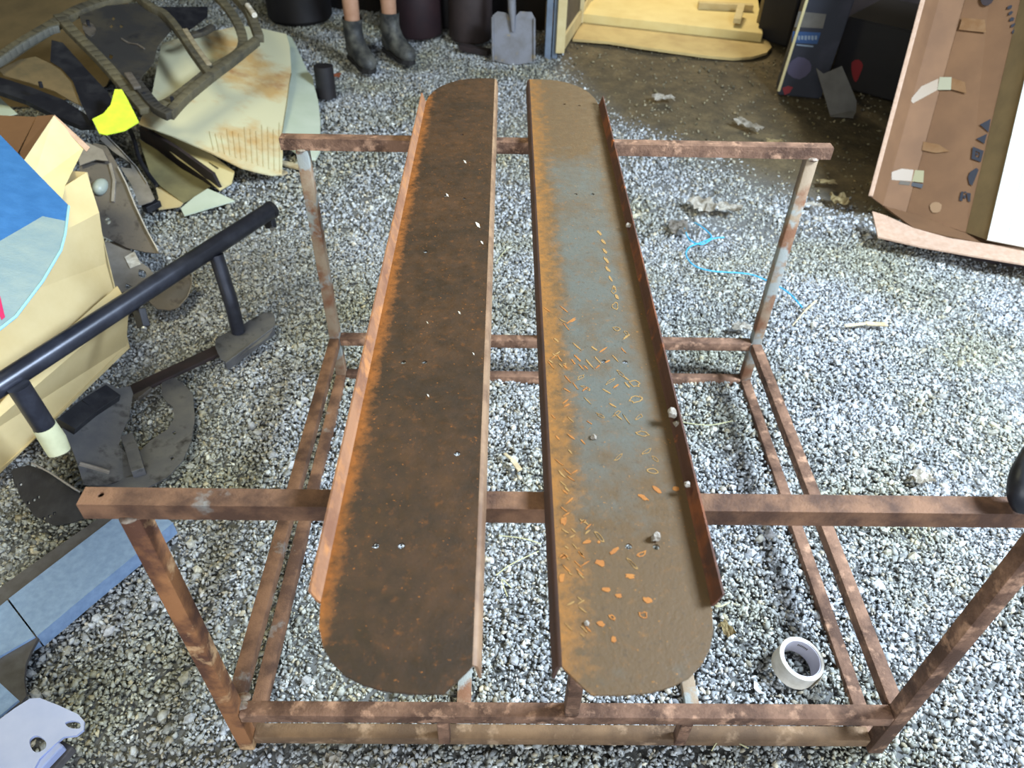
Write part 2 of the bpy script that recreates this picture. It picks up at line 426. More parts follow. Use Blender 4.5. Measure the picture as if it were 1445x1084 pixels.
ICO = [ico(1, s) for s in range(10)]; OCT = [octa(s) for s in range(10)]
notdirt = lambda x, y: (rng.random(len(x)) > dirt_shade_mask(x, y))
scatter(34000, (-2.1, 2.3), (-.45, 1.9), .0062, ICO, lambda x, y: (y < 1.9) & notdirt(x, y))
scatter(210000, (-1.9, 2.1), (-.35, 1.9), .0047, OCT, notdirt, zoff=.001)
scatter(150000, (-3.0, 2.6), (1.9, 4.9), .0066, OCT, notdirt, zoff=-.001)
scatter(5000, (0, 3.8), (1.8, 4.6), .006, OCT, lambda x, y: rng.random(len(x)) < dirt_shade_mask(x, y) * .8, tint=(.62, .52, .34), zoff=.006)
v = np.concatenate(VV); f = np.concatenate(FF); t = np.concatenate(TT)
print('GRAVEL TRIS', len(f))
me = bpy.data.meshes.new('gravel')
me.vertices.add(len(v)); me.vertices.foreach_set('co', v.astype(np.float32).ravel())
me.loops.add(len(f) * 3); me.loops.foreach_set('vertex_index', f.astype(np.int32).ravel())
me.polygons.add(len(f)); me.polygons.foreach_set('loop_start', np.arange(0, len(f) * 3, 3, dtype=np.int32))
me.update(calc_edges=True)
ca = me.color_attributes.new('tone', 'FLOAT_COLOR', 'POINT')
ca.data.foreach_set('color', np.concatenate([t, np.ones((len(t), 1))], 1).astype(np.float32).ravel())
me.materials.append(sm)
gravel = bpy.data.objects.new('gravel', me); COL.objects.link(gravel); gravel.parent = floor; gravel['kind'] = 'stuff'
# the largest stones, one by one
protos = []
for j in range(12):
    pv, pf = ico(1, 50 + j)
    me = bpy.data.meshes.new('stone'); me.from_pydata(pv.tolist(), [], pf.tolist()); me.update()
    g = float(rng.uniform(.36, .62)); ca = me.color_attributes.new('tone', 'FLOAT_COLOR', 'POINT')
    tn = (g, g, g * 1.02) if j % 4 else (g * 1.05, g, g * .84)
    ca.data.foreach_set('color', [c for _ in pv for c in (*tn, 1.0)]); me.materials.append(sm); protos.append(me)
cnt = 0
while cnt < 300:
    x = rng.uniform(-1.15, 1.5); y = rng.uniform(-.2, 1.5) if cnt < 230 else rng.uniform(1.5, 3.0)
    if not visible(np.array([x]), np.array([y]), 0)[0] or dirt_shade_mask(x, y) > .3: continue
    if abs(abs(x) - .6) < .04 or abs(y) < .045 or (x - .5) ** 2 + (y - .155) ** 2 < .006: continue
    o = bpy.data.objects.new('stone', protos[cnt % 12]); COL.objects.link(o); o.parent = floor
    s = rng.uniform(.0095, .017)
    o.location = (x, y, GZ + float(hum(x, y)) + .003); o.rotation_euler = tuple(rng.uniform(0, 6.28, 3)); o.scale = (s * 1.15, s * .85, s * .68)
    cnt += 1

def wall(name, pts, mat):
    bm = NB(); vsx = [bm.verts.new(p) for p in pts]; bm.faces.new(vsx)
    r = bmesh.ops.solidify(bm, geom=bm.faces[:], thickness=.06)
    o = link(name, bm, mat); o['kind'] = 'structure'; return o
HT = 2.7
wl = P(-400, -60, 0)
A = Vector((-3.58, 5.475, 0)); B = Vector((.12, 4.34, 0))
wall('wall_back_left', [A + Vector((0, 0, -.03)), B + Vector((0, 0, -.03)), B + Vector((0, 0, HT)), A + Vector((0, 0, HT))], wallm)
C1 = Vector((1.55, 4.95, 0)); D1 = Vector((4.1, 4.95, 0))
wall('wall_back_right', [C1 + Vector((0, 0, -.03)), D1 + Vector((0, 0, -.03)), D1 + Vector((0, 0, HT)), C1 + Vector((0, 0, HT))], wallm)
wall('wall_left', [(-3.5, -3.1, -.03), (-3.5, 5.45, -.03), (-3.5, 5.45, HT), (-3.5, -3.1, HT)], wallm)
wall('wall_right', [(4.1, .9, -.03), (4.1, 4.95, -.03), (4.1, 4.95, HT), (4.1, .9, HT)], wallm)
wall('ceiling', [(-3.5, -3.1, HT), (4.1, -3.1, HT), (4.1, 6.9, HT), (-3.5, 6.9, HT)], ceilm)
# back room seen through the doorway: raised cream floor, plywood mat in front
bm = NB()
zf = .06
pA, pB = P(826, 20, zf), P(1064, 46, zf)
dirn = (pB - pA).normalized()
q0, q1 = pA - dirn * .05, pB + dirn * .05
slab(bm, [[q0, q1, q1 + Vector((.5, 2.4, 0)), q0 + Vector((-.6, 2.4, 0))]], .08, (0, 0, 1))
fl2 = link('floor_back_room', bm, creamfloor); fl2['kind'] = 'structure'
wall('wall_back_room', [(-.6, 6.8, 0), (3.0, 6.8, 0), (3.0, 6.8, HT), (-.6, 6.8, HT)], wallpale)
wall('wall_back_room_left', [(-.3, 4.6, 0), (-.6, 6.8, 0), (-.6, 6.8, HT), (-.3, 4.6, HT)], wallpale)
wall('wall_back_room_right', [(2.6, 5.03, 0), (3.0, 6.8, 0), (3.0, 6.8, HT), (2.6, 5.03, HT)], wallpale)
# olive jamb right of the doorway
j0, j1 = P(1064, 46, .0), P(1092, 52, .0)
bm = NB(); slab(bm, [[j0, j1, j1 + Vector((0, 0, 2.1)), j0 + Vector((0, 0, 2.1))]], .10)
tr = link('trim_1', bm, wallpale); tr['kind'] = 'structure'
# grey-blue door post, slightly grooved
pb = P(779, 79, 0)
bm = NB(); box(bm, pb + Vector((-.025, .03, -.02)), pb + Vector((-.025, .03, 2.1)), .035, .06, up=(0, 1, 0)); box(bm, pb + Vector((.015, .035, -.02)), pb + Vector((.015, .035, 2.1)), .03, .05, up=(0, 1, 0))
tr = link('trim_2', bm, postblue); tr['kind'] = 'structure'
# open screen door leaf
d0 = P(790, 74, .02); d1 = P(831, 9, .02); dd = (d1 - d0)
door = thing('door_1', d0, 'cream framed screen door standing open beside the grey-blue post', 'door'); del door['category']; del door['label']; door['kind'] = 'structure'
bm = NB(); box(bm, d0 + Vector((0, 0, .04)), d1 + Vector((0, 0, .04)), .035, .08); box(bm, d0 + Vector((0, 0, .55)), d1 + Vector((0, 0, .55)), .035, .07)
link('rail', bm, creamwood, door)
for fr in (0.0, .62, 1.0):
    bm = NB(); q = d0 + dd * fr; box(bm, q, q + Vector((0, 0, 2.0)), .05, .035, up=(0, 1, 0)); link('stile', bm, creamwood, door)
bm = NB(); box(bm, d0 + Vector((0, 0, .5)), d1 + Vector((0, 0, .5)), .008, .95); link('screen_panel', bm, screenm, door)
# plywood mat on the earth, rounded right end
pl = plane3(P(800, 60, .012), P(1000, 60, .012), P(900, 20, .012))
bm = NB(); slab(bm, [pxs([(830, 12), (808, 55), (860, 59), (905, 66), (955, 73), (1000, 79), (1035, 82), (1062, 80), (1082, 74), (1089, 66), (1084, 58), (1068, 50), (1060, 36)], pl)], .014)
tagit(link('plywood_mat', bm, plyfloor), 'worn cream plywood mat with rounded end lying before the doorway', 'mat')
# t-shaped cream bracket lying on the back room floor
t = thing('wooden_bracket', P(1030, 18, zf), 'cream wooden tee-shaped piece lying on the back room floor', 'bracket')
bm = NB(); box(bm, P(985, 7, zf + .02), P(1062, 11, zf + .02), .05, .04); link('long_arm', bm, creamwood, t)
bm = NB(); box(bm, P(1046, 8, zf + .06), P(1040, 30, zf + .03), .045, .03); link('short_arm', bm, creamwood, t)

# ------------------------------------------------------------------ steel rack
T = .0285; Wd = 1.2; h = T / 2; w = Wd / 2; Lr = 1.070; Z1 = .008; Z2 = .1452; ZC = .7312
rack = thing('steel_rack', (0, 0, GZ), 'large rusty square-tube steel frame standing on the gravel under the two plates', 'rack')
def bar(name, p0, p1, mat, wd=T, ht=T, up=(0, 0, 1)):
    bm = NB(); box(bm, p0, p1, wd, ht, up, .003); return link(name, bm, mat, rack, True)
FT = -.002
bar('post', (-w, 0, FT), (-w, 0, ZC - T), rustorange, up=(0, 1, 0))
bar('post', (w, 0, FT), (w, 0, ZC - T), rust, up=(0, 1, 0))
bar('post', (-w, Lr, FT), (-w, Lr, ZC - T), rustpale, up=(0, 1, 0))
bar('post', (w, Lr, FT), (w, Lr, ZC - T), rustpale, up=(0, 1, 0))
def crossbar(y, xl, xr, mat, hole):
    # square tube with open ends and a drilled hole in its top
    bm = NB(); t = .003
    n0, n1 = Vector((xl, y, 0)), Vector((xr, y, 0))
    loops = [[Vector((xl, y - h, ZC)), Vector((xr, y - h, ZC)), Vector((xr, y + h, ZC)), Vector((xl, y + h, ZC))]]
    if hole: loops.append(circ((xl + .024, y + .002, ZC), .0042, 12))
    slab(bm, loops, t, (0, 0, 1))
    box(bm, (xl, y - h + t / 2, ZC - h - t / 2), (xr, y - h + t / 2, ZC - h - t / 2), t, T - t - .0005, bev=0)
    box(bm, (xl, y + h - t / 2, ZC - h - t / 2), (xr, y + h - t / 2, ZC - h - t / 2), t, T - t - .0005, bev=0)
    box(bm, (xl, y, ZC - T + t / 2), (xr, y, ZC - T + t / 2), T - 2 * t, t, bev=0)
    return link('crossbar', bm, mat, rack)
crossbar(0, -.6555, .6556, rustpaint, True)
crossbar(Lr, -.6468, .6413, rust, False)
for x, m_ in ((-w, rustpaint), (w, rust)):
    bar('side_rail', (x, h, Z2 - h), (x, Lr - h, Z2 - h), m_)
    bar('floor_rail', (x, h, Z1 - h), (x, Lr - h, Z1 - h), m_)
bar('end_rail', (-w + h, 0, Z2 - h), (w - h, 0, Z2 - h), rust)
bar('end_rail', (-w + h, Lr, Z2 - h), (w - h, Lr, Z2 - h), rust)
bar('floor_rail', (-w + h, .010, Z1 - h + .024), (w - h, .010, Z1 - h + .024), rustlow)
bar('floor_rail', (-w + h, Lr, Z1 - h), (w - h, Lr, Z1 - h), rust)
xc = P(806, 1003, Z2).x
bar('centre_post', (xc, 0, Z2), (xc, 0, ZC - T), rust, T * .9, T * .9, up=(0, 1, 0))
bar('centre_post', (xc, Lr, Z2), (xc, Lr, ZC - T), rust, T * .9, T * .9, up=(0, 1, 0))
for (u, v, ux) in ((655, 975, 628), (972, 965, 957)):
    x = P(u, v, Z1).x; x2 = P(ux, 1034, Z1 + .02).x
    bar('floor_bar', (x, h, Z1 - h), (x, Lr - h, Z1 - h), rustpale)
    bar('spacer', (x2, 0, Z1 + .012), (x2, 0, Z2 - T), rust, .022, .022, up=(0, 1, 0))
for c, s in (((-w + .012, .004, Z2 - .002), .012), ((-w + .016, h + .006, Z2), .009), ((w - .014, .0, Z2 - .01), .010), ((-w, -h, ZC - T), .008), ((-w + h, -.008, ZC - T), .007), ((w, Lr - h, ZC - T), .009), ((-w, Lr - h, ZC - T), .007), ((w - .012, Lr - .008, Z2 - .004), .007)):
    bm = NB(); r = bmesh.ops.create_icosphere(bm, subdivisions=2, radius=s)
    for v_ in r['verts']: v_.co = Vector((v_.co.x * 1.5, v_.co.y * .9, v_.co.z * .5)) * random.uniform(.85, 1.15) + Vector(c)
    link('weld_bead', bm, weld, rack, True)

# ------------------------------------------------------------------ the two plates
ZP = .7585
near = [(-.320, -.150), (-.3195, -.172), (-.316, -.196), (-.308, -.217), (-.296, -.234), (-.281, -.2475), (-.262, -.257), (-.238, -.2635), (-.208, -.266), (-.181, -.266), (-.154, -.237)]
far = [(-.154, 1.382), (-.190, 1.382), (-.220, 1.378), (-.247, 1.366), (-.270, 1.347), (-.288, 1.325), (-.303, 1.296), (-.314, 1.262), (-.320, 1.22)]
def plate(mirror, mats, holes, label, dirx):
    fx = (lambda x: -.063 + (-.154 - x)) if mirror else (lambda x: x)
    sgn = -1 if mirror else 1
    cx = fx(-.237)
    t = thing('steel_plate', (cx, -.26, ZC), label, 'steel plate', 'long rusty plates lying across the rack')
    loops = [[Vector((fx(x), y, ZP)) for x, y in near + far]]
    for x, y, r in holes: loops.append(circ((x, y, ZP), r, 12))
    bm = NB(); slab(bm, loops, .003, (0, 0, 1)); link('web', bm, mats[0], t)
    # outer flange: upturned, splayed
    bm = NB()
    xo = fx(-.320)
    for (ya, yb) in ((-.165, 1.222),):
        prof = [(0, 0), (-.0025 * sgn, .003), (-.008 * sgn, .021), (-.0105 * sgn, .0205), (-.005 * sgn, .002), (-.003 * sgn, -.003), (0, -.003)]
        ring = []
        n = 24
        for k in range(n + 1):
            y = ya + (yb - ya) * k / n
            ring.append([bm.verts.new((xo + p[0], y, ZP + p[1])) for p in prof])
        for k in range(n):
            for q in range(len(prof)):
                bm.faces.new((ring[k][q], ring[k][(q + 1) % len(prof)], ring[k + 1][(q + 1) % len(prof)], ring[k + 1][q]))
        bm.faces.new(ring[0][::-1]); bm.faces.new(ring[-1])
    link('outer_flange', bm, mats[1], t)
    # inner flange: rounded and turned down
    bm = NB(); xi = fx(-.154); prof = [(0, 0)] + [(sgn * .0065 * sin(a), -.0065 * (1 - cos(a))) for a in (.5, 1.0, 1.4)] + [(sgn * .009, -.0268), (sgn * .006, -.0268), (sgn * .002, -.004), (0, -.003)]
    ring = []; ya, yb = -.236, 1.381; n = 24
    for k in range(n + 1):
        y = ya + (yb - ya) * k / n
        ring.append([bm.verts.new((xi + p[0], y, ZP + p[1])) for p in prof])
    for k in range(n):
        for q in range(len(prof)):
            bm.faces.new((ring[k][q], ring[k][(q + 1) % len(prof)], ring[k + 1][(q + 1) % len(prof)], ring[k + 1][q]))
    bm.faces.new(ring[0][::-1]); bm.faces.new(ring[-1])
    link('inner_flange', bm, mats[2], t, True)
    return t
def H(l, r=.0038):
    return [(P(u, v, ZP).x, P(u, v, ZP).y, r) for u, v in l]
lp = plate_mat('dark_brown_rusted_plate', (50, 36, 22), (74, 50, 29), (138, 82, 32), .44, .64, 1, -.083, -.05, .66)
lf = M('lit_orange_rust_flange', (146, 102, 70), .8, 0, (118, 78, 54), 14, .4, .62, (168, 112, 64), 30, .5, .66, .4)  # orange rust with the light from the right put into the colour
li = M('lit_worn_brown_bend', (138, 108, 80), .6, .0, (104, 76, 54), 16, .4, .6)  # pale tone paints the light caught on the rounded bend
rp = plate_mat('blue_grey_plate_with_orange_rust', (90, 90, 82), (92, 72, 48), (144, 96, 42), .46, .68, 1, -.10, -.005, .66, True)
rf = M('shaded_rust_flange', (74, 46, 34), .8, 0, (118, 66, 34), 14, .5, .66, (160, 88, 40), 20, .62, .72, .4)  # rust colour darkened for the flange face turned from the light
ri = M('dark_brown_bend', (58, 40, 34), .8, 0, (76, 50, 38), 20)
plL = plate(False, (lp, lf, li), H([(530, 770), (566, 770), (569, 511), (599, 511), (629, 276), (655, 280), (600, 355), (652, 190), (645, 640)], .0042),
            'dark brown rusted steel plate, left one, with orange upturned left edge', 1)
plR = plate(True, (rp, rf, ri), H([(887, 771), (926, 772), (852, 510), (882, 511), (812, 274), (836, 274), (796, 147), (817, 149)], .0042),
            'grey-blue steel plate mottled with orange rust, right one of the pair', -1)
# orange rust scale on the right plate: thin raised flakes and rings
flake = M('orange_rust_flake', (166, 108, 46), .85, 0, (150, 92, 40), 40, bump=.5)
flakepale = M('pale_rust_ring', (150, 118, 68), .85, 0, (150, 112, 62), 40)
bm = NB(); bm2 = NB()
plp = plane3(P(800, 500, ZP + .0006), P(900, 500, ZP + .0006), P(850, 300, ZP + .0006))
def blob(bm_, u, v, a, b_, rot, inner=0.0, n=12):
    out = []; inn = []
    for k in range(n):
        th = 2 * pi * k / n; q = random.uniform(.66, 1.25)
        x_, y_ = a * cos(th) * q, b_ * sin(th) * q
        out.append((u + x_ * cos(rot) - y_ * sin(rot), v + x_ * sin(rot) + y_ * cos(rot)))
        x_, y_ = x_ * inner, y_ * inner
        inn.append((u + x_ * cos(rot) - y_ * sin(rot), v + x_ * sin(rot) + y_ * cos(rot)))
    L_ = [pxs(out, plp)]
    if inner: L_.append(pxs(inn, plp))
    slab(bm_, L_, .0006, (0, 0, 1))
for u, v, a, b_, r_, i_ in ((847, 794, 9, 7, .3, 0), (889, 813, 9, 5, .1, 0), (855, 832, 11, 5, .15, 0), (873, 841, 7, 5, .2, 0), (914, 847, 9, 5.5, .3, 0), (828, 765, 9, 4, -.1, 0),
                            (906, 782, 10, 5, -.5, .6), (867, 797 - 20, 12, 5, -.6, 0), (928, 692, 12, 4, .7, 0), (908, 702, 10, 4, .5, 0), (954, 689, 6, 5, 0, 0), (864, 871, 8, 4, .6, .5),
                            (845, 765, 3, 3, 0, 0), (866, 902, 6, 6, .3, 0), (793, 815, 6, 9, .2, 0), (795, 785, 7, 5, 0, 0), (796, 735, 6, 8, .4, 0), (908, 868, 10, 7, .2, .7), (848, 880, 7, 6, .2, 0)):
    blob(bm, u, v, a * .75, b_ * .7, r_, i_)
for u, v, a, b_, r_ in ((895, 541, 11, 6, .3), (897, 563, 12, 7, -.3), (907, 612, 11, 6, .2), (914, 636, 10, 4, -.6), (922, 665, 11, 6, .3), (902, 588, 8, 4, -.6), (892, 795, 12, 3.5, .8), (845, 757, 12, 4, .8),
                        (876, 527, 9, 3, .8), (870, 464, 8, 4, .4), (884, 470, 6, 3, 1.0), (868, 432, 6, 8, .5), (866, 410, 4, 7, .4), (826, 547, 9, 3, .5), (861, 538, 9, 2.5, -.6), (848, 587, 9, 2.5, .6), (871, 583, 9, 3, -.6), (820, 532, 8, 3, -.5), (873, 645, 9, 3, -.6), (925, 648, 8, 3, .7)):
    blob(bm2, u, v, a * .8, b_ * .7, r_, .78)
for k in range(8):
    u = 846 + k * 3.4 + random.uniform(-2, 2); v = 328 + k * 13; blob(bm2, u, v, 5, 1.8, .9, 0)
for k in range(90):
    v = random.uniform(430, 900) if k < 60 else random.uniform(470, 600); u = (768 + (v - 430) * .055 + random.uniform(4, 46)) if k < 60 else random.uniform(780, 900)
    blob(bm if k % 2 else bm2, u, v, random.uniform(4, 8), random.uniform(.6, 1.3), random.choice((.7, .8, -.6)) + random.uniform(-.15, .15), 0, 8)
o = link('rust_scale', bm, flake, plR); o['kind'] = 'stuff'
o = link('rust_ring', bm2, flakepale, plR); o['kind'] = 'stuff'
# white chips on the left plate
bm = NB(); plq = plane3(P(600, 500, ZP + .0008), P(650, 500, ZP + .0008), P(620, 300, ZP + .0008))
for u, v, a in ((674, 317, 3.5), (631, 275, 2), (648, 441, 2), (603, 455, 1.5), (604, 558, 1.6), (668, 499, 1.5), (656, 228, 2), (680, 342, 2), (548, 367, 3)):
    slab(bm, [[PP(u - a, v - a * 1.2, plq), PP(u + a * .6, v - a * .4, plq), PP(u + a, v + a * 1.3, plq), PP(u - a * .3, v + a * .5, plq)]], .0008, (0, 0, 1))
o = link('paint_chip', bm, paper, plL); o['kind'] = 'stuff'
bm = NB()
for u, v, s, z_ in ((949, 583, .007, .778), (956, 598, .006, .77), (925, 758, .006, ZP + .004), (970, 684, .004, .775), (838, 617, .004, ZP + .002), (887, 318, .005, .77), (828, 880, .003, ZP + .001)):
    r = bmesh.ops.create_icosphere(bm, subdivisions=2, radius=s)
    c_ = P(u, v, z_)
    for v_ in r['verts']: v_.co = v_.co * random.uniform(.65, 1.25) + c_
o = link('mud_crumb', bm, mud, plR); o['kind'] = 'stuff'
for (u, v) in ((566, 770), (599, 511)):
    pass

# ------------------------------------------------------------------ tape roll inside the rack
tp = thing('masking_tape_roll', P(1131, 950, 0), 'roll of cream masking tape lying on the gravel inside the rack', 'tape roll')
cc = P(1132, 929, .049); ax = Vector((.13, -.07, 1)).normalized(); a1 = ax.orthogonal().normalized(); a2 = ax.cross(a1)
def ringmesh(r0, r1, z0, z1, seg=48):
    bm = NB(); rr = []
    bv = .0012
    prof = [(r0, z0), (r1 - bv, z0), (r1, z0 + bv), (r1, z1 - bv), (r1 - bv, z1), (r0, z1)]
    for k in range(seg):
        d = a1 * cos(2 * pi * k / seg) + a2 * sin(2 * pi * k / seg)
        rr.append([bm.verts.new(cc + d * p[0] + ax * p[1]) for p in prof])
    for k in range(seg):
        for q in range(len(prof)):
            bm.faces.new((rr[k][q], rr[(k + 1) % seg][q], rr[(k + 1) % seg][(q + 1) % len(prof)], rr[k][(q + 1) % len(prof)]))
    return bm
link('tape', ringmesh(.0402, .0465, -.046, 0), tapewhite, tp, True)
link('core', ringmesh(.0372, .0400, -.0458, -.0008), tapecore, tp, True)
bm = NB()
for k in range(7):
    th0 = pi * .25 + .075 * k
    d = a1 * cos(th0) + a2 * sin(th0); d = Vector(P(1133, 908, .03) - (cc - ax * .02)).normalized() * 1.0
    d = (d - ax * d.dot(ax)).normalized(); s_ = ax.cross(d); ang = (k - 3) * .085
    dr = d * cos(ang) + s_ * sin(ang)
    c0 = cc + dr * .0369 - ax * .016
    box(bm, c0 - ax * .003, c0 + ax * .003, .0022, .0004, up=dr, bev=0)
link('core_print', bm, greyboard, tp)
bm = NB(); e0 = P(1152, 957, .03)
d = (e0 - cc); d = (d - ax * d.dot(ax)).normalized(); s_ = ax.cross(d)
slab(bm, [[cc + d * .0468 + s_ * .012 - ax * .002, cc + d * .0505 - s_ * .006 - ax * .001, cc + d * .0505 - s_ * .008 - ax * .044, cc + d * .0468 + s_ * .012 - ax * .044]], .0005, d)
link('loose_tape_end', bm, tapewhite, tp)

# ------------------------------------------------------------------ left: long black tube (side step)
r_t = .0265
ta = P(-120, 621, .30); tb = P(383, 296, .29)
st = thing('side_step_bar', (tb.x, tb.y, 0), 'long black steel tube with two legs standing in front of the tan box', 'side step')
bm = NB(); tube(bm, [ta, ta.lerp(tb, .5), tb], r_t, 24); link('tube', bm, tubeblack, st, True)
bm = NB(); e1 = (tb - ta).normalized(); tube(bm, [tb - e1 * .012, tb + e1 * .003], r_t * 1.04, 20)
link('end_cap', bm, blackp, st, True)
bm = NB(); l0 = P(305, 360, .275); l1 = P(327, 430, .13); l2 = P(336, 468, .035)
tube(bm, curve([l0, l0.lerp(l1, .55), l1, l2], 6), .021, 18); link('leg', bm, tubeblack, st, True)
k0 = P(26, 545, .297); k1 = P(76, 622, .13); k2 = P(90, 650, .075)
bm = NB(); tube(bm, [k0, k1], .025, 18); link('leg', bm, tubeblack, st, True)
bm = NB(); tube(bm, [k0.lerp(k1, .72), k1, k1.lerp(k2, .55)], .028, 20, rs=[.0265, .0285, .026]); o = link('tape_wrap', bm, M('pale_tape_wrap', (222, 222, 184), .7, 0, (206, 206, 166), 20), st, True); o['label'] = 'cream tape wrapped round the lower end of the leg'
plf = plane3(P(300, 500, .03), P(388, 460, .03), P(340, 440, .045))
bm = NB(); slab(bm, [pxs(smooth_loop([(304, 478), (330, 466), (352, 452), (372, 442), (385, 442), (388, 455), (378, 476), (350, 494), (322, 512), (308, 500)], 2), plf)], .004); link('foot_plate', bm, darksheet, st)
bm = NB(); a_, b_ = P(318, 513, .03), P(386, 462, .03); box(bm, a_ + Vector((0, 0, -.012)), b_ + Vector((0, 0, -.012)), .006, .03); link('foot_flange', bm, darksheet, st)
for (u0, v0, u1, v1) in ((378, 302, 383, 322), (196, 436, 203, 462)):
    bm = NB(); a_, b_ = P(u0, v0, .27), P(u1, v1, .23)
    box(bm, a_, b_, .035, .02, up=e1); link('bracket', bm, blackp, st)
    bm = NB(); tube(bm, [b_ + Vector((.008, -.012, .008)), b_ + Vector((.008, -.018, .006))], .007, 10); link('bolt', bm, bolt, st, True)

# ------------------------------------------------------------------ left: tan cardboard box
bx = thing('cardboard_box', P(120, 560, 0), 'tan cardboard box with raised flaps standing at the left edge', 'box')
g0 = P(182, 492, .0); g1 = P(0, 668, .0); gd = (g1 - g0).normalized()
top = P(122, 243, .45)
g2 = g0 + gd * 1.0; top2 = top + gd * 1.0
gm = P(150, 372, .23)
bm = NB(); slab(bm, [[g0, gm, P(140, 300, .37), top, top2, g2]], .005); link('side_panel', bm, cardtan, bx)
back = Vector((-1.0, .14, 0))
bm = NB(); slab(bm, [[g0, top, top + back * .8, g0 + back * .8]], .005); link('end_panel', bm, cardtan, bx)
bm = NB(); slab(bm, [[top + back * .8, top2 + back * .8, g2 + back * .8, g0 + back * .8]], .005); link('side_panel', bm, cardtan, bx)
bm = NB(); slab(bm, [[P(120, 206, .47), P(76, 163, .555), P(30, 232, .52), P(44, 262, .47), P(84, 300, .44), P(92, 262, .45)]], .005); link('flap', bm, cardlit, bx)
bm = NB(); slab(bm, [[P(75, 162, .556), P(52, 164, .548), P(28, 215, .52), P(30, 232, .52)]], .005); link('flap', bm, cardbrown, bx)
bm = NB(); slab(bm, [[P(52, 165, .545), P(-60, 160, .52), P(-60, 240, .48), P(24, 216, .515)]], .005); link('flap', bm, cardbrown, bx)
bm = NB(); slab(bm, [[P(77, 162, .557), P(127, 208, .468), P(122, 214, .462), P(74, 166, .55)]], .006); link('flap_edge', bm, cardedge, bx)
bm = NB(); slab(bm, [[P(166, 404, .20), P(182, 432, .175), P(178, 488, .02), P(40, 628, .02), P(0, 662, .02), P(-60, 640, .12), P(20, 548, .16), P(80, 480, .19)]], .004, None)
link('torn_flap', bm, cardtan, bx)
# blue and white plastic sheet lying on the box
ps = plane3(P(98, 292, .52), P(20, 450, .56), P(0, 190, .60))
sh = thing('plastic_sheet', P(40, 330, .53), 'blue and frosted white plastic sheet lying on the tan box', 'plastic sheet')
bm = NB(); slab(bm, [pxs([(-90, 105), (0, 190), (50, 242), (97, 290), (93, 312), (60, 305), (38, 318), (0, 340), (-90, 350)], ps)], .006); link('blue_area', bm, bluefoil, sh)
bm = NB(); slab(bm, [pxs([(93, 312), (86, 352), (60, 396), (22, 446), (0, 462), (-90, 540), (-90, 350), (0, 340), (38, 318), (60, 305)], ps)], .006); link('frosted_area', bm, whitefoil, sh)
bm = NB(); slab(bm, [[q + ps[1] * .0008 for q in pxs([(-6, 412), (0, 418), (7, 448), (2, 452), (-6, 430)], ps)]], .0006); link('magenta_mark', bm, magenta, sh)
bm = NB(); tube(bm, [PP(97, 291, ps), PP(92, 330, ps), PP(86, 353, ps), PP(60, 397, ps), PP(22, 447, ps), PP(-10, 472, ps)], .0032, 8); link('sealed_edge', bm, M('pale_blue_edge', (150, 196, 214), .4), sh, True)

# ------------------------------------------------------------------ left back: car front panel
fp = plane3(P(240, 170, .30), P(368, 62, .36), P(0, 90, .44))
cp = thing('car_front_panel', P(200, 120, .02), 'dusty black stamped car front panel with openings leaning on the cardboard pile', 'car panel')
def pp(l, dz=0): return [q + fp[1] * dz for q in pxs(l, fp)]
# main recessed skins
bm = NB(); slab(bm, [pp([(112, 22), (150, 8), (196, 4), (232, 18), (243, 40), (222, 66), (217, 88), (203, 104), (196, 120), (184, 122), (150, 92), (122, 56)]), [q for q in pp(smooth_loop([(160, 23), (163, 26), (160, 29), (157, 26)], 1))],
                     pp([(157, 34), (160, 37), (157, 40), (154, 37)]), pp([(170, 34), (174, 37), (171, 40), (168, 37)]), pp([(155, 76), (160, 79), (157, 84), (153, 80)])], .003)
link('lamp_panel', bm, darkpanel, cp)
bm = NB(); slab(bm, [pp([(70, 46), (86, 50), (120, 88), (150, 120), (160, 138), (140, 162), (124, 160), (112, 136), (100, 104), (84, 86), (68, 76)], -.03)], .003); link('inner_panel', bm, blackp, cp)
bm = NB(); slab(bm, [pp([(200, 0), (292, 0), (292, 14), (270, 30), (248, 42), (232, 20)], -.03)], .003); link('inner_panel', bm, blackp, cp)
bm = NB(); slab(bm, [pp([(-40, 84), (0, 93), (40, 106), (86, 124), (120, 146), (130, 160), (108, 160), (70, 144), (30, 124), (-40, 100)], -.05)], .02); link('lower_beam', bm, blackp, cp)
bm = NB(); slab(bm, [pp([(68, 76), (84, 86), (100, 104), (112, 136), (96, 128), (72, 114), (36, 102), (0, 92), (-6, 84), (24, 70), (46, 66)], -.04)], .003); link('back_skin', bm, M('dusty_tan_skin', (124, 104, 72), .7, .1, (96, 84, 60), 9), cp)
# rims: raised bars that follow the edges
def rim(name, pts, wd, ht, mat, dz=.0):
    bm = NB(); q = curve(pp(pts, dz), 4)
    for i in range(len(q) - 1):
        e = (q[i + 1] - q[i]).normalized() * wd * .12
        box(bm, q[i] - e, q[i + 1] + e, wd, ht, up=fp[1], bev=.003)
    return link(name, bm, mat, cp, True)
rim('top_rail', [(-40, 104), (0, 84), (30, 64), (76, 36), (110, 16), (150, 2), (190, -6)], .045, .03, panelrim, .0)
rim('top_lip', [(-40, 112), (0, 92), (32, 70), (70, 48), (84, 44)], .012, .03, M('scuffed_grey_edge', (104, 104, 98), .5, .2), .01)
rim('brace', [(84, 26), (106, 50), (134, 78), (158, 104), (184, 134), (205, 158)], .042, .025, panelrim, .006)
rim('brace', [(190, -4), (216, 16), (232, 24), (250, 44), (270, 74), (290, 102), (300, 114)], .030, .03, panelrim, .012)
rim('brace_flange', [(262, 50), (276, 72), (296, 100)], .022, .01, M('light_dusty_steel', (140, 128, 104), .7), .026)
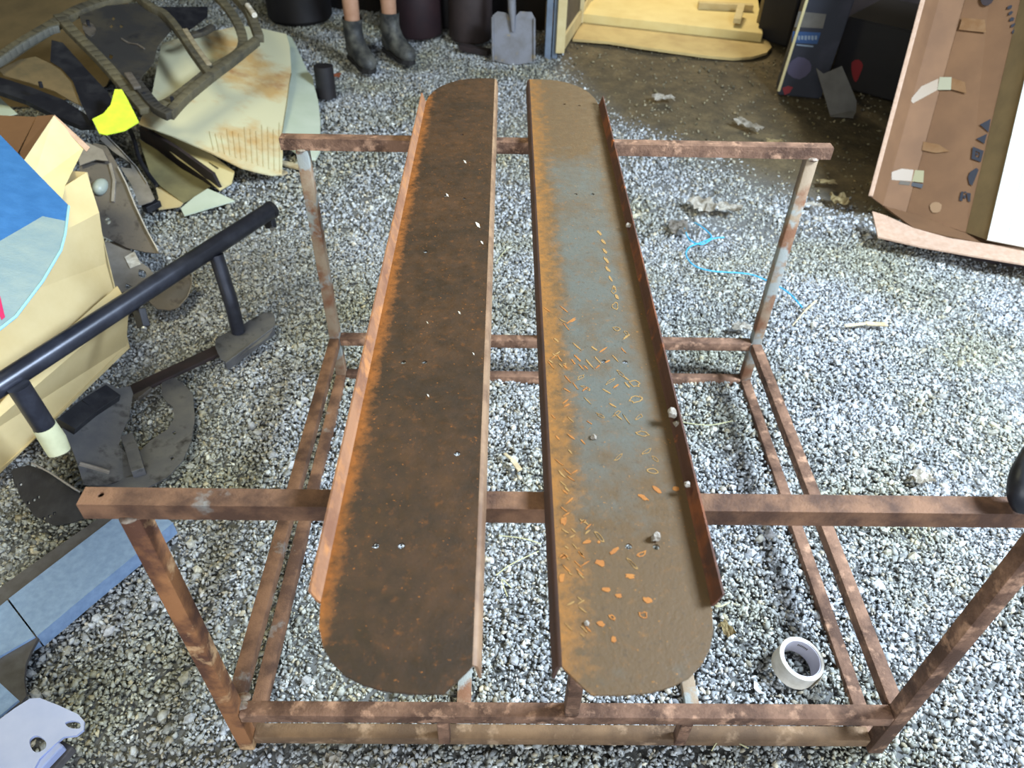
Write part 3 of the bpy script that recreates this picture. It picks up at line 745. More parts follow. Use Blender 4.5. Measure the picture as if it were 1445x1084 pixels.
rim('side_rail', [(305, -6), (326, 18), (340, 44), (342, 66), (330, 80), (300, 98), (262, 128), (236, 146), (214, 152)], .040, .02, panelrim, .0)
rim('side_rail', [(362, 62), (330, 88), (298, 112), (262, 142), (240, 166)], .032, .035, panelrim, .012)
rim('side_rail', [(330, -4), (348, 16), (358, 36), (366, 58)], .040, .035, panelrim, .012)
rim('lower_corner', [(190, 118), (206, 140), (222, 158), (240, 168)], .040, .03, darkpanel, .016)
rim('catch', [(183, 116), (196, 136)], .028, .012, greysteel, .035)
rim('hinge', [(300, 38), (286, 46), (270, 50)], .03, .02, darkpanel, .0)
bm = NB(); tube(bm, pp([(350, 20), (360, 34)], .04), .012, 12); link('white_clip', bm, paper, cp, True)
for (u, v) in ((205, 142), (244, 148), (126, 40), (60, 128)):
    bm = NB(); c_ = pp([(u, v)], .034)[0]; tube(bm, [c_ - fp[1] * .02, c_ - fp[1] * .0], .007, 10); link('bolt', bm, blackp, cp, True)
bm = NB(); tube(bm, pp([(172, 56), (182, 62), (194, 64), (204, 70)], .004), .004, 8); link('crease', bm, greysteel, cp, True)
bm = NB(); slab(bm, [pp(smooth_loop([(118, 34), (130, 34), (136, 44), (128, 52), (118, 44)], 3), .003)], .004); link('oval_boss', bm, greysteel, cp)
# tan things behind the panel
bm = NB(); pq = plane3(P(0, 60, .12), P(200, 60, .12), P(0, 10, .20)); slab(bm, [pxs([(-80, -40), (60, -40), (150, -20), (200, 20), (150, 120), (60, 150), (-80, 150)], pq)], .005)
tagit(link('cardboard_sheet', bm, cardolive), 'tan cardboard sheet half hidden behind the black car panel', 'cardboard', 'loose cardboard and board sheets in the left pile')
bm = NB(); pq2 = plane3(P(0, 150, .30), P(20, 160, .30), P(0, 135, .31)); slab(bm, [pxs([(-60, 118), (0, 138), (24, 160), (0, 166), (-60, 168)], pq2)], .004)
tagit(link('board_sheet', bm, mintsheet), 'small pale board corner behind the tan box flap', 'board', 'loose cardboard and board sheets in the left pile')

# yellow cloth hanging on the panel corner
yc = plane3(P(165, 128, .40), P(195, 172, .34), P(138, 188, .34))
bm = NB(); L_ = [(162, 126), (172, 126), (180, 140), (194, 168), (196, 172), (176, 184), (150, 190), (140, 188), (130, 168), (146, 160), (156, 148)]
slab(bm, [pxs(L_, yc)], .004)
bmesh.ops.subdivide_edges(bm, edges=bm.edges[:], cuts=1)
tagit(link('yellow_cloth', bm, yellowcloth), 'fluorescent yellow-green cloth draped on the lower corner of the car panel', 'cloth')

# sheets fanned out on the gravel
def sheet(name, pl_, px, t_, mat, label, cat, holes=()):
    bm = NB(); slab(bm, [pxs(px, pl_)] + [pxs(q, pl_) for q in holes], t_)
    return tagit(link(name, bm, mat), label, cat, 'loose cardboard and board sheets in the left pile')
pm = plane3(P(405, 50, .10), P(452, 200, .035), P(400, 190, .06))
sheet('board_sheet', pm, [(404, 49), (412, 53), (424, 78), (434, 100), (441, 108), (443, 120), (449, 142), (452, 170), (452, 212), (446, 223), (430, 222), (404, 204), (396, 190), (402, 150), (411, 104), (408, 70)], .012, mintsheet, 'pale mint-white board sheet with curved right edge on the left pile', 'board')
pa = plane3(P(196, 174, .22), P(400, 46, .20), P(392, 245, .045))
cs = thing('stained_cardboard_sheet', P(330, 200, .0), 'large cream sheet with orange-brown stains spread over the left pile', 'cardboard', 'loose cardboard and board sheets in the left pile')
bm = NB(); slab(bm, [pxs([(196, 174), (215, 130), (228, 60), (300, 44), (340, 36), (368, 40), (404, 48), (409, 66), (411, 100), (405, 150), (397, 188), (399, 215), (398, 246), (384, 247), (366, 243), (340, 236), (296, 214), (240, 190)], pa)], .006); link('sheet', bm, creamsheet, cs)
for k in range(13):
    u0, v0 = 296 + k * 8.2, 186 - k * 1.0 + (k % 3) * 4; u1, v1 = 302 + k * 7.8, 213 + k * 2.6
    bm = NB(); q = [c_ + pa[1] * .002 for c_ in pxs([(u0, v0), (u1, v1)], pa)]; box(bm, q[0], q[1], .005, .004, up=pa[1], bev=.001); link('corrugation', bm, creamsheet, cs)
bm = NB(); q = [c_ + pa[1] * .001 for c_ in pxs([(411, 104), (408, 120), (404, 150), (398, 188)], pa)]; tube(bm, q, .0016, 6); link('crease', bm, olivesheet, cs)
pc = plane3(P(205, 180, .14), P(330, 240, .05), P(306, 268, .04))
sheet('cardboard_sheet', pc, [(206, 182), (240, 192), (296, 216), (331, 242), (327, 258), (310, 268), (290, 250), (250, 222)], .006, cardlit, 'pale tan cardboard strip with a slot below the stained sheet', 'cardboard', holes=[[(295, 228), (309, 237), (307, 239), (294, 230)]])
pd = plane3(P(198, 184, .13), P(310, 268, .028), P(216, 200, .10))
sheet('board_sheet', pd, [(196, 180), (214, 188), (250, 210), (300, 246), (311, 268), (300, 264), (250, 236), (218, 212), (198, 196)], .012, maroon, 'narrow dark maroon board strip between the tan cardboard pieces', 'board')
pe = plane3(P(200, 205, .08), P(290, 265, .015), P(255, 285, .012))
sheet('cardboard_sheet', pe, [(196, 196), (222, 212), (256, 238), (298, 262), (278, 276), (258, 286), (226, 262), (212, 246)], .005, olivesheet, 'olive-brown cardboard piece under the dark maroon strip', 'cardboard')
pf = plane3(P(215, 245, .03), P(258, 284, .010), P(224, 294, .010))
sheet('cardboard_sheet', pf, [(214, 244), (222, 252), (244, 270), (262, 282), (254, 291), (224, 295), (216, 290), (224, 280)], .005, cardtan, 'small torn tan cardboard scrap beside the pale triangle', 'cardboard')
pg = plane3(P(256, 292, .012), P(330, 282, .02), P(262, 304, .006))
sheet('cardboard_sheet', pg, [(255, 294), (274, 278), (293, 266), (312, 274), (331, 283), (300, 292), (260, 304)], .005, mintsheet, 'pale triangular cardboard scrap lying on the gravel', 'cardboard')
bm = NB(); box(bm, P(394, 229, .01), P(430, 238, .012), .03, .012)
tagit(link('wooden_stick', bm, wood), 'short pale flat stick on the gravel beneath the mint board', 'stick')
bm = NB(); box(bm, P(380, 236, .008), P(402, 246, .008), .035, .010)
tagit(link('wooden_stick', bm, wood), 'stubby pale wood offcut at the corner of the stained sheet', 'stick')
# dark hose
bm = NB(); tube(bm, curve([P(183, 182, .14), P(190, 200, .11), P(196, 222, .08), (P(208, 244, .05)), P(222, 262, .03)], 6), .009, 10)
tagit(link('rubber_hose', bm, blackp, None, True), 'short dark rubber hose running down from the yellow cloth', 'hose')
# dark stub behind
bm = NB(); c_ = P(460, 140, 0); tube(bm, [c_ + Vector((0, .03, 0)), c_ + Vector((0, .04, .15))], .048, 18)
tagit(link('dark_bucket', bm, blackstuff, None, True), 'small dark cylindrical tin behind the mint board', 'tin')

# ------------------------------------------------------------------ left middle: stamped brackets
def bracket(name, anchors, outline, mat, label, holes=(), extras=(), t_=.004):
    pl_ = plane3(*anchors); g_ = pxs(outline, pl_); c_ = sum(g_, Vector()) / len(g_)
    th = thing(name, (c_.x, c_.y, min(q.z for q in g_)), label, 'bracket', 'stamped steel brackets by the tan box')
    bm = NB(); slab(bm, [g_] + [pxs(q, pl_) for q in holes], t_); link('plate', bm, mat, th)
    for (nm, line, wd, ht, m_) in extras:
        bm = NB(); q = [c2 + pl_[1] * ht * .3 for c2 in pxs(line, pl_)]
        for i in range(len(q) - 1): box(bm, q[i], q[i + 1], wd, ht, up=pl_[1], bev=.001)
        link(nm, bm, m_, th)
    return th, pl_
edgem = M('bright_edge_highlight', (196, 190, 184), .4, .4)  # painted highlight along the bracket edges
palesteel = M('pale_dusty_steel', (152, 144, 134), .6, .2, (126, 118, 108), 12)
th, pl_ = bracket('steel_bracket', (P(150, 235, .26), P(225, 358, .08), P(150, 335, .12)), [(112, 208), (134, 202), (150, 206), (168, 236), (184, 272), (196, 300), (212, 334), (226, 358), (206, 356), (180, 350), (160, 340), (140, 330), (118, 300), (112, 250)], greysteel,
                  'brown-grey stamped bracket with bright long edge beside the tan box', holes=[smooth_loop([(151, 306), (157, 311), (153, 317), (146, 312)], 2)],
                  extras=(('edge', [(168, 238), (180, 262), (192, 292), (208, 326), (225, 357)], .004, .016, edgem), ('rib', [(156, 232), (162, 256), (160, 286)], .010, .010, palesteel)))
bm = NB(); r = bmesh.ops.create_uvsphere(bm, u_segments=20, v_segments=10, radius=1); c_ = PP(142, 264, pl_)
for v_ in r['verts']: v_.co = c_ + Vector((v_.co.x * .024, v_.co.y * .040, v_.co.z * .026))
link('plastic_dome', bm, M('frosted_pale_plastic', (156, 164, 156), .4), th, True)
bm = NB(); slab(bm, [[q + pl_[1] * .02 for q in pxs([(112, 214), (126, 206), (148, 216), (156, 232), (138, 230), (116, 238)], pl_)]], .004); link('top_tab', bm, palesteel, th)
bracket('steel_bracket', (P(150, 190, .20), P(222, 275, .10), P(196, 290, .09)), [(148, 190), (156, 200), (182, 226), (196, 242), (210, 262), (218, 280), (214, 284), (196, 290), (186, 262), (170, 236), (186, 238), (184, 230), (160, 214), (140, 196)], palesteel,
        'pale thin curved bracket strip below the yellow cloth', extras=(('edge', [(148, 190), (170, 212), (194, 238), (208, 260)], .003, .01, edgem),))
th, pl_ = bracket('steel_bracket', (P(150, 345, .10), P(245, 400, .03), P(160, 405, .05)), [(148, 342), (166, 340), (182, 350), (196, 368), (210, 378), (222, 394), (214, 406), (190, 412), (164, 412), (156, 394)], palesteel,
                  'small pale bracket with holes and a white label beside the black tube', holes=[smooth_loop([(196, 380), (206, 384), (205, 392), (196, 390)], 2), smooth_loop([(178, 400), (186, 404), (182, 408), (176, 406)], 1)])
bm = NB(); slab(bm, [[q + pl_[1] * .004 for q in pxs([(176, 364), (190, 356), (199, 374), (184, 380)], pl_)]], .001); link('white_label', bm, paper, th)
th, pl_ = bracket('steel_bracket', (P(215, 430, .05), P(270, 390, .05), P(245, 438, .02)), [(200, 404), (230, 392), (256, 386), (268, 388), (270, 404), (264, 420), (252, 434), (240, 438), (222, 436), (208, 424)], greysteel,
                  'dark brown-grey rounded bracket under the black tube', extras=(('edge', [(270, 390), (270, 404), (264, 420), (252, 434)], .003, .010, palesteel),))
bm = NB(); box(bm, P(204, 296, .05), P(224, 286, .05), .03, .025); tagit(link('rubber_block', bm, blackp), 'small dark rubber block between the brackets and the cardboard scraps', 'block')

# ------------------------------------------------------------------ left: sheet metal parts on the gravel
th, pl_ = bracket('curved_steel_part', (P(250, 550, .012), P(260, 650, .012), P(130, 690, .02)), [(228, 556), (228, 540), (244, 533), (258, 540), (272, 556), (275, 590), (270, 622), (258, 650), (236, 674), (208, 688), (170, 694), (130, 697), (118, 688), (150, 680), (188, 672), (196, 652), (194, 640), (212, 622), (236, 606), (246, 590), (244, 574), (234, 566)], darksheet,
                  'dark grey hook-shaped sheet metal part lying on the gravel', holes=[circ2 for circ2 in ([(243, 610), (247, 608), (249, 612), (245, 614)], [(240, 646), (244, 644), (246, 648), (242, 650)])],
                  extras=(('upturned_lip', [(182, 622), (190, 644), (198, 672)], .03, .03, darksheet),))
th['group'] = 'sheet metal parts on the gravel at left'; th['category'] = 'sheet metal part'
th, pl_ = bracket('channel_steel_part', (P(100, 590, .10), P(180, 560, .06), P(160, 690, .02)), [(82, 592), (110, 566), (150, 540), (166, 548), (184, 545), (188, 556), (182, 590), (172, 612), (168, 628), (178, 640), (192, 672), (150, 684), (118, 684), (108, 650), (96, 620)], darksheet,
                  'dark folded sheet metal channel between the tan box and the hook-shaped part', extras=(('raised_rib', [(92, 606), (124, 580), (158, 558)], .05, .03, blackp), ('wire_edge', [(112, 656), (134, 662), (154, 668)], .006, .012, palesteel)))
th['group'] = 'sheet metal parts on the gravel at left'; th['category'] = 'sheet metal part'
th, pl_ = bracket('black_steel_plate', (P(20, 668, .06), P(110, 700, .06), P(60, 735, .03)), [(16, 664), (40, 656), (64, 664), (92, 684), (116, 700), (112, 716), (124, 730), (100, 738), (76, 742), (48, 728), (28, 700)], blackp,
                  'black perforated steel plate left of the near crossbar end', holes=[[(a_, b_), (a_ + 4, b_ - 1), (a_ + 4, b_ + 3), (a_, b_ + 4)] for a_, b_ in ((20, 684), (27, 682), (38, 708), (46, 704), (52, 700), (60, 730), (68, 727), (75, 723))],
                  extras=(('edge', [(50, 656), (76, 670), (112, 694)], .004, .02, palesteel),))
th['group'] = 'sheet metal parts on the gravel at left'; th['category'] = 'sheet metal part'
bm = NB(); box(bm, P(178, 556, .012), P(322, 488, .012), .045, .012)  # dark slab added for a shadow-like brown strip on the gravel
tagit(link('shade_flat_bar', bm, maroon), 'dark flat bar standing in for the shade between foot plate and folded channel', 'flat bar')
bm = NB(); box(bm, P(190, 562, .01), P(210, 546, .012), .03, .012); tagit(link('rubber_block', bm, greysteel), 'small grey metal block on the gravel above the hook-shaped part', 'block')

# ------------------------------------------------------------------ blue-grey steel member, lower left
ch = thing('blue_grey_steel_beam', P(80, 860, 0), 'blue-grey painted square steel beam lying diagonally at lower left', 'steel beam')
zb = .032
b0 = P(-40, 905, zb); b1 = P(236, 709, zb)
l1a, l1b = P(18, 838, zb), P(158, 738, zb)
pbm = plane3(P(20, 835, zb), P(230, 740, zb), P(50, 900, zb))
bm = NB(); slab(bm, [pxs([(12, 845), (60, 808), (158, 733), (198, 702), (244, 738), (186, 787), (120, 841), (52, 898)], pbm)], .04, (0, 0, 1)); link('beam_body', bm, bluesteel, ch)
bm = NB(); slab(bm, [pxs([(-60, 880), (-4, 832), (52, 792), (150, 724), (162, 734), (60, 810), (10, 850), (-60, 908)], plane3(P(0, 835, .02), P(150, 735, .02), P(10, 850, .02)))], .03, (0, 0, 1)); link('beam_shade_strip', bm, gusset, ch)  # slab added for the dark shade along the beam's upper-left side
bm = NB(); slab(bm, [pxs([(-60, 905), (10, 847), (49, 898), (0, 926), (-60, 980)], pbm)], .04, (0, 0, 1)); link('beam_body', bm, bluesteel, ch)
pgs = plane3(P(0, 930, .026), P(50, 900, .026), P(36, 990, .026))
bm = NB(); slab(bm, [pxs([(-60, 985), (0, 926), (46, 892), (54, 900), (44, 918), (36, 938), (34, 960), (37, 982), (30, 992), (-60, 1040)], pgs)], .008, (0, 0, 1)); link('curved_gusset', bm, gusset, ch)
tb_ = thing('pale_blue_steel_bracket', P(50, 1030, 0), 'pale blue painted bracket with two holes at the lower left corner', 'bracket')
pbb = plane3(P(0, 1010, .095), P(100, 1020, .085), P(50, 1084, .09))
bm = NB(); slab(bm, [pxs([(-60, 1060), (-20, 1030), (20, 1000), (42, 986), (56, 985), (84, 996), (110, 1008), (119, 1018), (118, 1030), (108, 1038), (90, 1040), (78, 1050), (56, 1070), (40, 1100), (-60, 1150)], pbb),
                     pxs(smooth_loop([(92, 1020), (104, 1017), (113, 1021), (112, 1028), (98, 1027)], 3), pbb), pxs(smooth_loop([(42, 1044), (52, 1038), (64, 1046), (64, 1056), (52, 1062), (44, 1056)], 3), pbb)], .006); link('lug_plate', bm, paleblue, tb_)
bm = NB(); slab(bm, [pxs([(-60, 1010), (-30, 950), (0, 964), (26, 988), (0, 1010), (-40, 1050)], plane3(P(0, 965, .08), P(26, 988, .085), P(0, 1015, .085)))], .006); link('side_plate', bm, bluesteel, tb_)
bm = NB(); box(bm, P(88, 1052, .075), P(46, 1096, .075), .016, .02); link('edge_bar', bm, paleblue, tb_)
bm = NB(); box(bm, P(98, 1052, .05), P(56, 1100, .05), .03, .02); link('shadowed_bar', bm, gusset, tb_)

# ------------------------------------------------------------------ right: leaning open carton and white board
Dn = (RT * .245 + UPV * .97).normalized()
Dn = Vector((.20, .60, .76)).normalized()
def up_from(u, v, z0, u2, v2, L_):
    """ground point under pixel (u,v); the edge leaves along the ray plane toward pixel (u2,v2), leaning like Dn"""
    a_ = P(u, v, z0); r2 = (FW + RT * ((u2 - 722.5) / FPX) + UPV * (-(v2 - 542) / FPX))
    # intersect the ray through (u2,v2) with the plane containing a_, spanned by base direction and Dn
    n_ = basedir.cross(Dn).normalized(); tt = (a_ - CAM).dot(n_) / r2.dot(n_); b__ = CAM + r2 * tt
    return a_, a_ + (b__ - a_).normalized() * L_
basedir = (P(1362, 326, .04) - P(1250, 292, .04)).normalized()
cz_ = .045
LC = 1.35
a0, a1_ = up_from(1229, 282, cz_ + .02, 1304, 0, LC)
c0_, c1_ = up_from(1279, 298, cz_, 1361, 0, LC)
i0, i1 = up_from(1246, 290, cz_, 1325, 0, LC)
d0_, d1_ = up_from(1363, 328, cz_, 1440, 0, LC)
e0_, e1_ = up_from(1391, 343, cz_, 1471, 0, LC)
f0_, f1_ = up_from(1640, 392, cz_, 1720, 40, LC)
nf = basedir.cross(Dn).normalized()
if nf.dot(CAM - a0) < 0: nf = -nf
ct = thing('open_carton', (d0_.x, d0_.y, 0), 'tall brown cardboard carton leaning back open at the right, with printed marks', 'carton')
bm = NB(); slab(bm, [[i0 - nf * .0, c0_ - nf * .03, c1_ - nf * .03, i1]], .006); o = link('inner_side_panel', bm, cardbrown, ct)
bm = NB(); slab(bm, [[c0_ - nf * .028, d0_, d1_, c1_ - nf * .028]], .006); link('main_panel', bm, cardbrown, ct)
bm = NB(); slab(bm, [[a0 + nf * .05, i0, i1, a1_ + nf * .05]], .006); link('outer_flap', bm, cardbrown, ct)
bm = NB(); box(bm, a0 + nf * .05, a1_ + nf * .05, .016, .012, up=nf); link('flap_edge', bm, cardedge, ct)
bm = NB(); slab(bm, [[d0_ + nf * .001, e0_ + nf * .05, e1_ + nf * .05, d1_ + nf * .001]], .006); link('side_panel', bm, cardolive, ct)
# base flap sticking out over the gravel
bm = NB(); slab(bm, [[P(1231, 298, .075), P(1239, 334, .055), P(1300, 348, .055), P(1380, 362, .055), P(1500, 382, .055), P(1600, 400, .055), P(1600, 376, .06), P(1480, 354, .06), P(1392, 344, .06), P(1340, 336, .06), P(1290, 322, .065), P(1250, 304, .075)]], .006)
link('base_flap', bm, cardedge, ct)
bm = NB(); slab(bm, [[P(1246, 290, .04), P(1290, 322, .055), P(1392, 344, .055), P(1500, 362, .05), P(1362, 322, .035)]], .006, (0, 0, 1)); link('base_panel', bm, cardbrown, ct)
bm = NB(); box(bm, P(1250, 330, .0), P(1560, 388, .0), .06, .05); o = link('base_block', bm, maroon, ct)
mp = (d0_, nf)
mpl = plane3(c0_ - nf * .026, d0_ + nf * .002, d1_ + nf * .002)
def decal(name, px, mat, lift=.0015):
    bm = NB(); slab(bm, [[q + mpl[1] * lift for q in pxs(px, mpl)]], .0008); return link(name, bm, mat, ct)
decal('printed_triangle', [(1383, 176), (1398, 168), (1395, 187)], inkblue); decal('printed_triangle', [(1378, 196), (1393, 189), (1389, 203)], inkblue)
bm = NB(); slab(bm, [[q + mpl[1] * .0015 for q in pxs([(1371, 224), (1373, 207), (1388, 213), (1384, 229)], mpl)], [q + mpl[1] * .0015 for q in pxs([(1376, 221), (1377, 213), (1383, 216), (1381, 223)], mpl)]], .0008); link('printed_square', bm, inkblue, ct)
decal('printed_square', [(1377, 217), (1379, 215), (1381, 218), (1379, 220)], inkblue)
decal('printed_glass', [(1366, 250), (1369, 243), (1378, 237), (1381, 240), (1377, 250), (1372, 262), (1368, 260)], inkblue)
for q in ([(1355, 276), (1357, 270), (1360, 271), (1358, 284), (1354, 283)], [(1360, 276), (1363, 275), (1363, 280), (1360, 280)], [(1364, 272), (1370, 273), (1369, 285), (1366, 284)], [(1361, 270), (1364, 271), (1363, 273), (1361, 272)]): decal('printed_mark', q, inkblue)
for k in range(9):
    u, v = 1422 + (80 - k * 8.5) * .19, 82 - k * 8.6
    decal('printed_letter', [(u - 3, v), (u + 3 - (k % 2) * 2, v - 1), (u + 4, v - 5), (u + (k % 3), v - 6), (u - 2, v - 4)], inkblue)
decal('packing_tape', [(1326, 109), (1343, 109), (1342, 127), (1323, 127)], M('white_tape_patch', (152, 148, 124), .4)); decal('packing_tape', [(1343, 110), (1362, 116), (1364, 132), (1342, 126)], cleartape)
decal('packing_tape', [(1290, 240), (1304, 241), (1303, 258), (1286, 256)], M('pale_tape_patch', (148, 142, 112), .4)); decal('tape_shadow_print', [(1286, 257), (1303, 260), (1301, 266), (1284, 262)], M('dark_grey_print', (70, 72, 76), .7))
decal('packing_tape', [(1303, 200), (1325, 204), (1340, 214), (1320, 216), (1301, 212)], cleartape, .001)
decal('packing_tape', [(1358, 25), (1390, 28), (1392, 46), (1353, 42)], cleartape, .001)
decal('pale_spot', smooth_loop([(1312, 290), (1320, 285), (1329, 289), (1326, 299), (1316, 300)], 2), M('pale_spot', (136, 106, 76), .7))
decal('round_hole', smooth_loop([(1384, -4), (1394, -8), (1402, 0), (1394, 8), (1386, 6)], 2), maroon)
ipl = plane3(i0, c0_ - nf * .03, c1_ - nf * .03)
def decal2(name, px, mat):
    bm = NB(); slab(bm, [[q + ipl[1] * .0015 for q in pxs(px, ipl)]], .0008); return link(name, bm, mat, ct)
tan2 = M('yellowed_tape', (116, 92, 58), .45)
decal2('tape_strip', [(1324, 111), (1323, 127), (1288, 146), (1284, 141), (1300, 122)], tan2); decal2('tape_strip', [(1289, 240), (1286, 256), (1258, 254), (1258, 243), (1272, 238)], tan2)
decal2('tape_shadow_print', [(1285, 257), (1283, 262), (1268, 260), (1270, 255)], M('dark_grey_print_two', (76, 66, 52), .7))
wb_ = thing('white_board', (f0_.x * .5 + e0_.x * .5, f0_.y * .5 + e0_.y * .5, 0), 'white corrugated board leaning against the open carton at the right edge', 'board')
bm = NB(); slab(bm, [[e0_ + nf * .056, f0_ + nf * .056, f1_ + nf * .056, e1_ + nf * .056]], .012); link('panel', bm, whiteboard, wb_)
for k in range(4):
    fr = .12 + k * .16; q0_ = e0_.lerp(f0_, fr) + nf * .058; q1_ = e1_.lerp(f1_, fr) + nf * .058
    bm = NB(); box(bm, q0_ + Dn * .02, q1_, .012, .002, up=nf, bev=.0008); link('crease', bm, whiteboard, wb_)

# ------------------------------------------------------------------ back right: dark boxes
def carton_box(name, pts_px, hgt, depth, mat, label, lean=Vector((0, 0, 1))):
    (u0, v0), (u1, v1) = pts_px; q0_, q1_ = P(u0, v0, .0), P(u1, v1, .0); dv = Vector((-(q1_ - q0_).y, (q1_ - q0_).x, 0)).normalized() * depth
    if dv.y < 0: dv = -dv
    th = thing(name, (q0_ + q1_) / 2, label, 'box'); bm = NB()
    lo = [q0_, q1_, q1_ + dv, q0_ + dv]; hi = [p_ + lean * hgt for p_ in lo]
    A_ = [bm.verts.new(p_) for p_ in lo + hi]
    for f_ in ((0, 1, 2, 3), (4, 5, 6, 7), (0, 1, 5, 4), (1, 2, 6, 5), (2, 3, 7, 6), (3, 0, 4, 7)): bm.faces.new([A_[i_] for i_ in f_])
    bmesh.ops.bevel(bm, geom=bm.edges[:], offset=.006, segments=2, affect='EDGES'); link('body', bm, mat, th)
    return th, q0_, q1_, hi
th, q0_, q1_, hi = carton_box('printed_box', ((1097, 134), (1158, 140)), .50, .16, navybox, 'upright navy box with a blue label band standing on the earth floor', Vector((.10, .12, 1)))
lp_ = plane3(q0_, q1_, hi[0])
def d3(name, px, mat, lf=.003):
    bm = NB(); slab(bm, [[q + lp_[1] * lf for q in pxs(px, lp_)]], .001); return link(name, bm, mat, th)
d3('label_band', [(1119, 44), (1158, 46), (1153, 62), (1117, 60)], labelblue)
for k in range(7): d3('label_letter', [(1121 + k * 4.8, 50), (1124.2 + k * 4.8, 50.4), (1123.6 + k * 4.8, 56 + (k % 2)), (1120.6 + k * 4.8, 55.6)], labelpale, .0045)
d3('label_line', [(1124, 62), (1148, 64.5), (1147, 66.5), (1124, 64)], labelpale)
d3('grey_top_panel', [(1127, 16), (1166, 20), (1161, 40), (1121, 38)], greyboard)
d3('pale_print', smooth_loop([(1112, 92), (1126, 80), (1142, 86), (1144, 100), (1128, 112), (1112, 104)], 2), M('dim_mauve_print', (78, 72, 96), .7))
d3('red_print', [(1104, 124), (1112, 121), (1119, 123), (1114, 131), (1107, 134)], redm)
bm = NB(); box(bm, q0_ + lp_[1] * .006 + Vector((0, 0, .02)), hi[0] + lp_[1] * .006, .014, .01, up=lp_[1]); link('pale_edge', bm, cardlit, th)
th, *_ = carton_box('black_crate', ((1168, 118), (1285, 150)), .34, .5, blackstuff, 'low black crate between the navy box and the leaning carton')
thb = th; cpl = plane3(_[0], _[1], _[2][0])
bm = NB(); slab(bm, [[q + cpl[1] * .003 for q in pxs(smooth_loop([(1202, 88), (1212, 84), (1218, 92), (1214, 104), (1208, 116), (1203, 106)], 2), cpl)]], .001); link('red_emblem', bm, redm, th)
th, *_ = carton_box('black_case', ((1066, 54), (1110, 66)), .6, .3, blackstuff, 'tall black case behind the navy box, next to the doorway jamb')
th, *_ = carton_box('dark_brown_chest', ((1150, 60), (1300, 84)), .55, .35, brownbin, 'dark brown chest standing behind the black crate')
gb = thing('grey_flat_board', P(1185, 155, 0), 'folded grey board leaning on the black crate', 'board')
gp = plane3(P(1170, 162, .01), P(1208, 143, .06), P(1188, 95, .20))
bm = NB(); slab(bm, [pxs([(1152, 96), (1162, 104), (1188, 93), (1198, 116), (1209, 143), (1208, 158), (1172, 164), (1168, 150)], gp)], .004); link('panel', bm, greyboard, gb)
bm = NB(); slab(bm, [pxs([(1168, 150), (1208, 158), (1204, 166), (1172, 164)], plane3(P(1168, 150, .03), P(1208, 158, .02), P(1190, 166, .004)))], .004); link('fold', bm, greyboard, gb)

# ------------------------------------------------------------------ back left: shovel, bins, person
sv = P(724, 90, 0)
shv = thing('shovel', sv, 'dusty square-mouth shovel standing against the dark wall by the post', 'shovel')
sp = plane3(P(697, 86, .0), P(752, 89, .0), P(725, 30, .0) * 0 + sv + Vector((0, .10, .30)))
bm = NB(); slab(bm, [pxs([(695, 84), (694, 50), (695, 22), (702, 16), (714, 18), (719, 22), (728, 22), (734, 16), (750, 17), (755, 26), (755, 40), (756, 62), (753, 86), (740, 90), (724, 92), (706, 88)], sp)], .005)
link('blade', bm, shovelm, shv)
bm = NB(); qs = pxs([(696, 86), (695, 24)], sp); tube(bm, [q + sp[1] * .008 for q in qs], .007, 8); qs = pxs([(754, 86), (754, 26)], sp); tube(bm, [q + sp[1] * .008 for q in qs], .007, 8); link('blade_side', bm, shovelm, shv, True)
q0_ = PP(724, 44, sp) + sp[1] * .012; q1_ = PP(723, 14, sp) + sp[1] * .02
ddn = (q1_ - q0_).normalized()
bm = NB(); tube(bm, [q0_, q1_, q1_ + ddn * .12], .02, 14, rs=[.010, .022, .022]); link('socket', bm, shovelm, shv, True)
bm = NB(); tube(bm, [q1_ + ddn * .08, q1_ + ddn * .75], .017, 12); link('handle', bm, greyboard, shv, True)

def drum(name, c_, r, hgt, mat, label, lean=(0, 0, 1)):
    bm = NB(); L_ = Vector(lean).normalized(); tube(bm, [c_, c_ + L_ * .02, c_ + L_ * (hgt * .5), c_ + L_ * hgt], r, 28, rs=[r * .92, r, r * .98, r])
    return tagit(link(name, bm, mat, None, True), label, 'bin')
c_ = P(590, 46, 0) + Vector((.0, .0, .0)); drum('dark_bin', c_, .15, .5, maroonbin, 'dark maroon round bin behind the boots')
c_ = P(664, 58, 0) + Vector((.0, .06, .0)); drum('dark_bin', c_, .13, .45, brownbin, 'dark brown round bin behind and left of the shovel')
c_ = P(636, 36, 0) + Vector((-.02, .0, .0)); drum('dark_bin', c_, .07, .4, blackstuff, 'narrow black bin between the maroon and brown bins')
c_ = P(430, 16, 0) + Vector((0, -.12, 0)); drum('dark_bin', c_, .20, .5, blackstuff, 'wide black bin in the shadow left of the legs')
bm = NB(); box(bm, P(650, 66, .01), P(690, 74, .01), .05, .03); tagit(link('dark_plank', bm, maroon), 'short dark plank on the gravel left of the shovel', 'plank')
bm = NB(); box(bm, P(664, 38, .05), P(684, 43, .05), .04, .03); tagit(link('pale_rag', bm, greyboard), 'small grey rag beside the dark brown bin', 'rag')

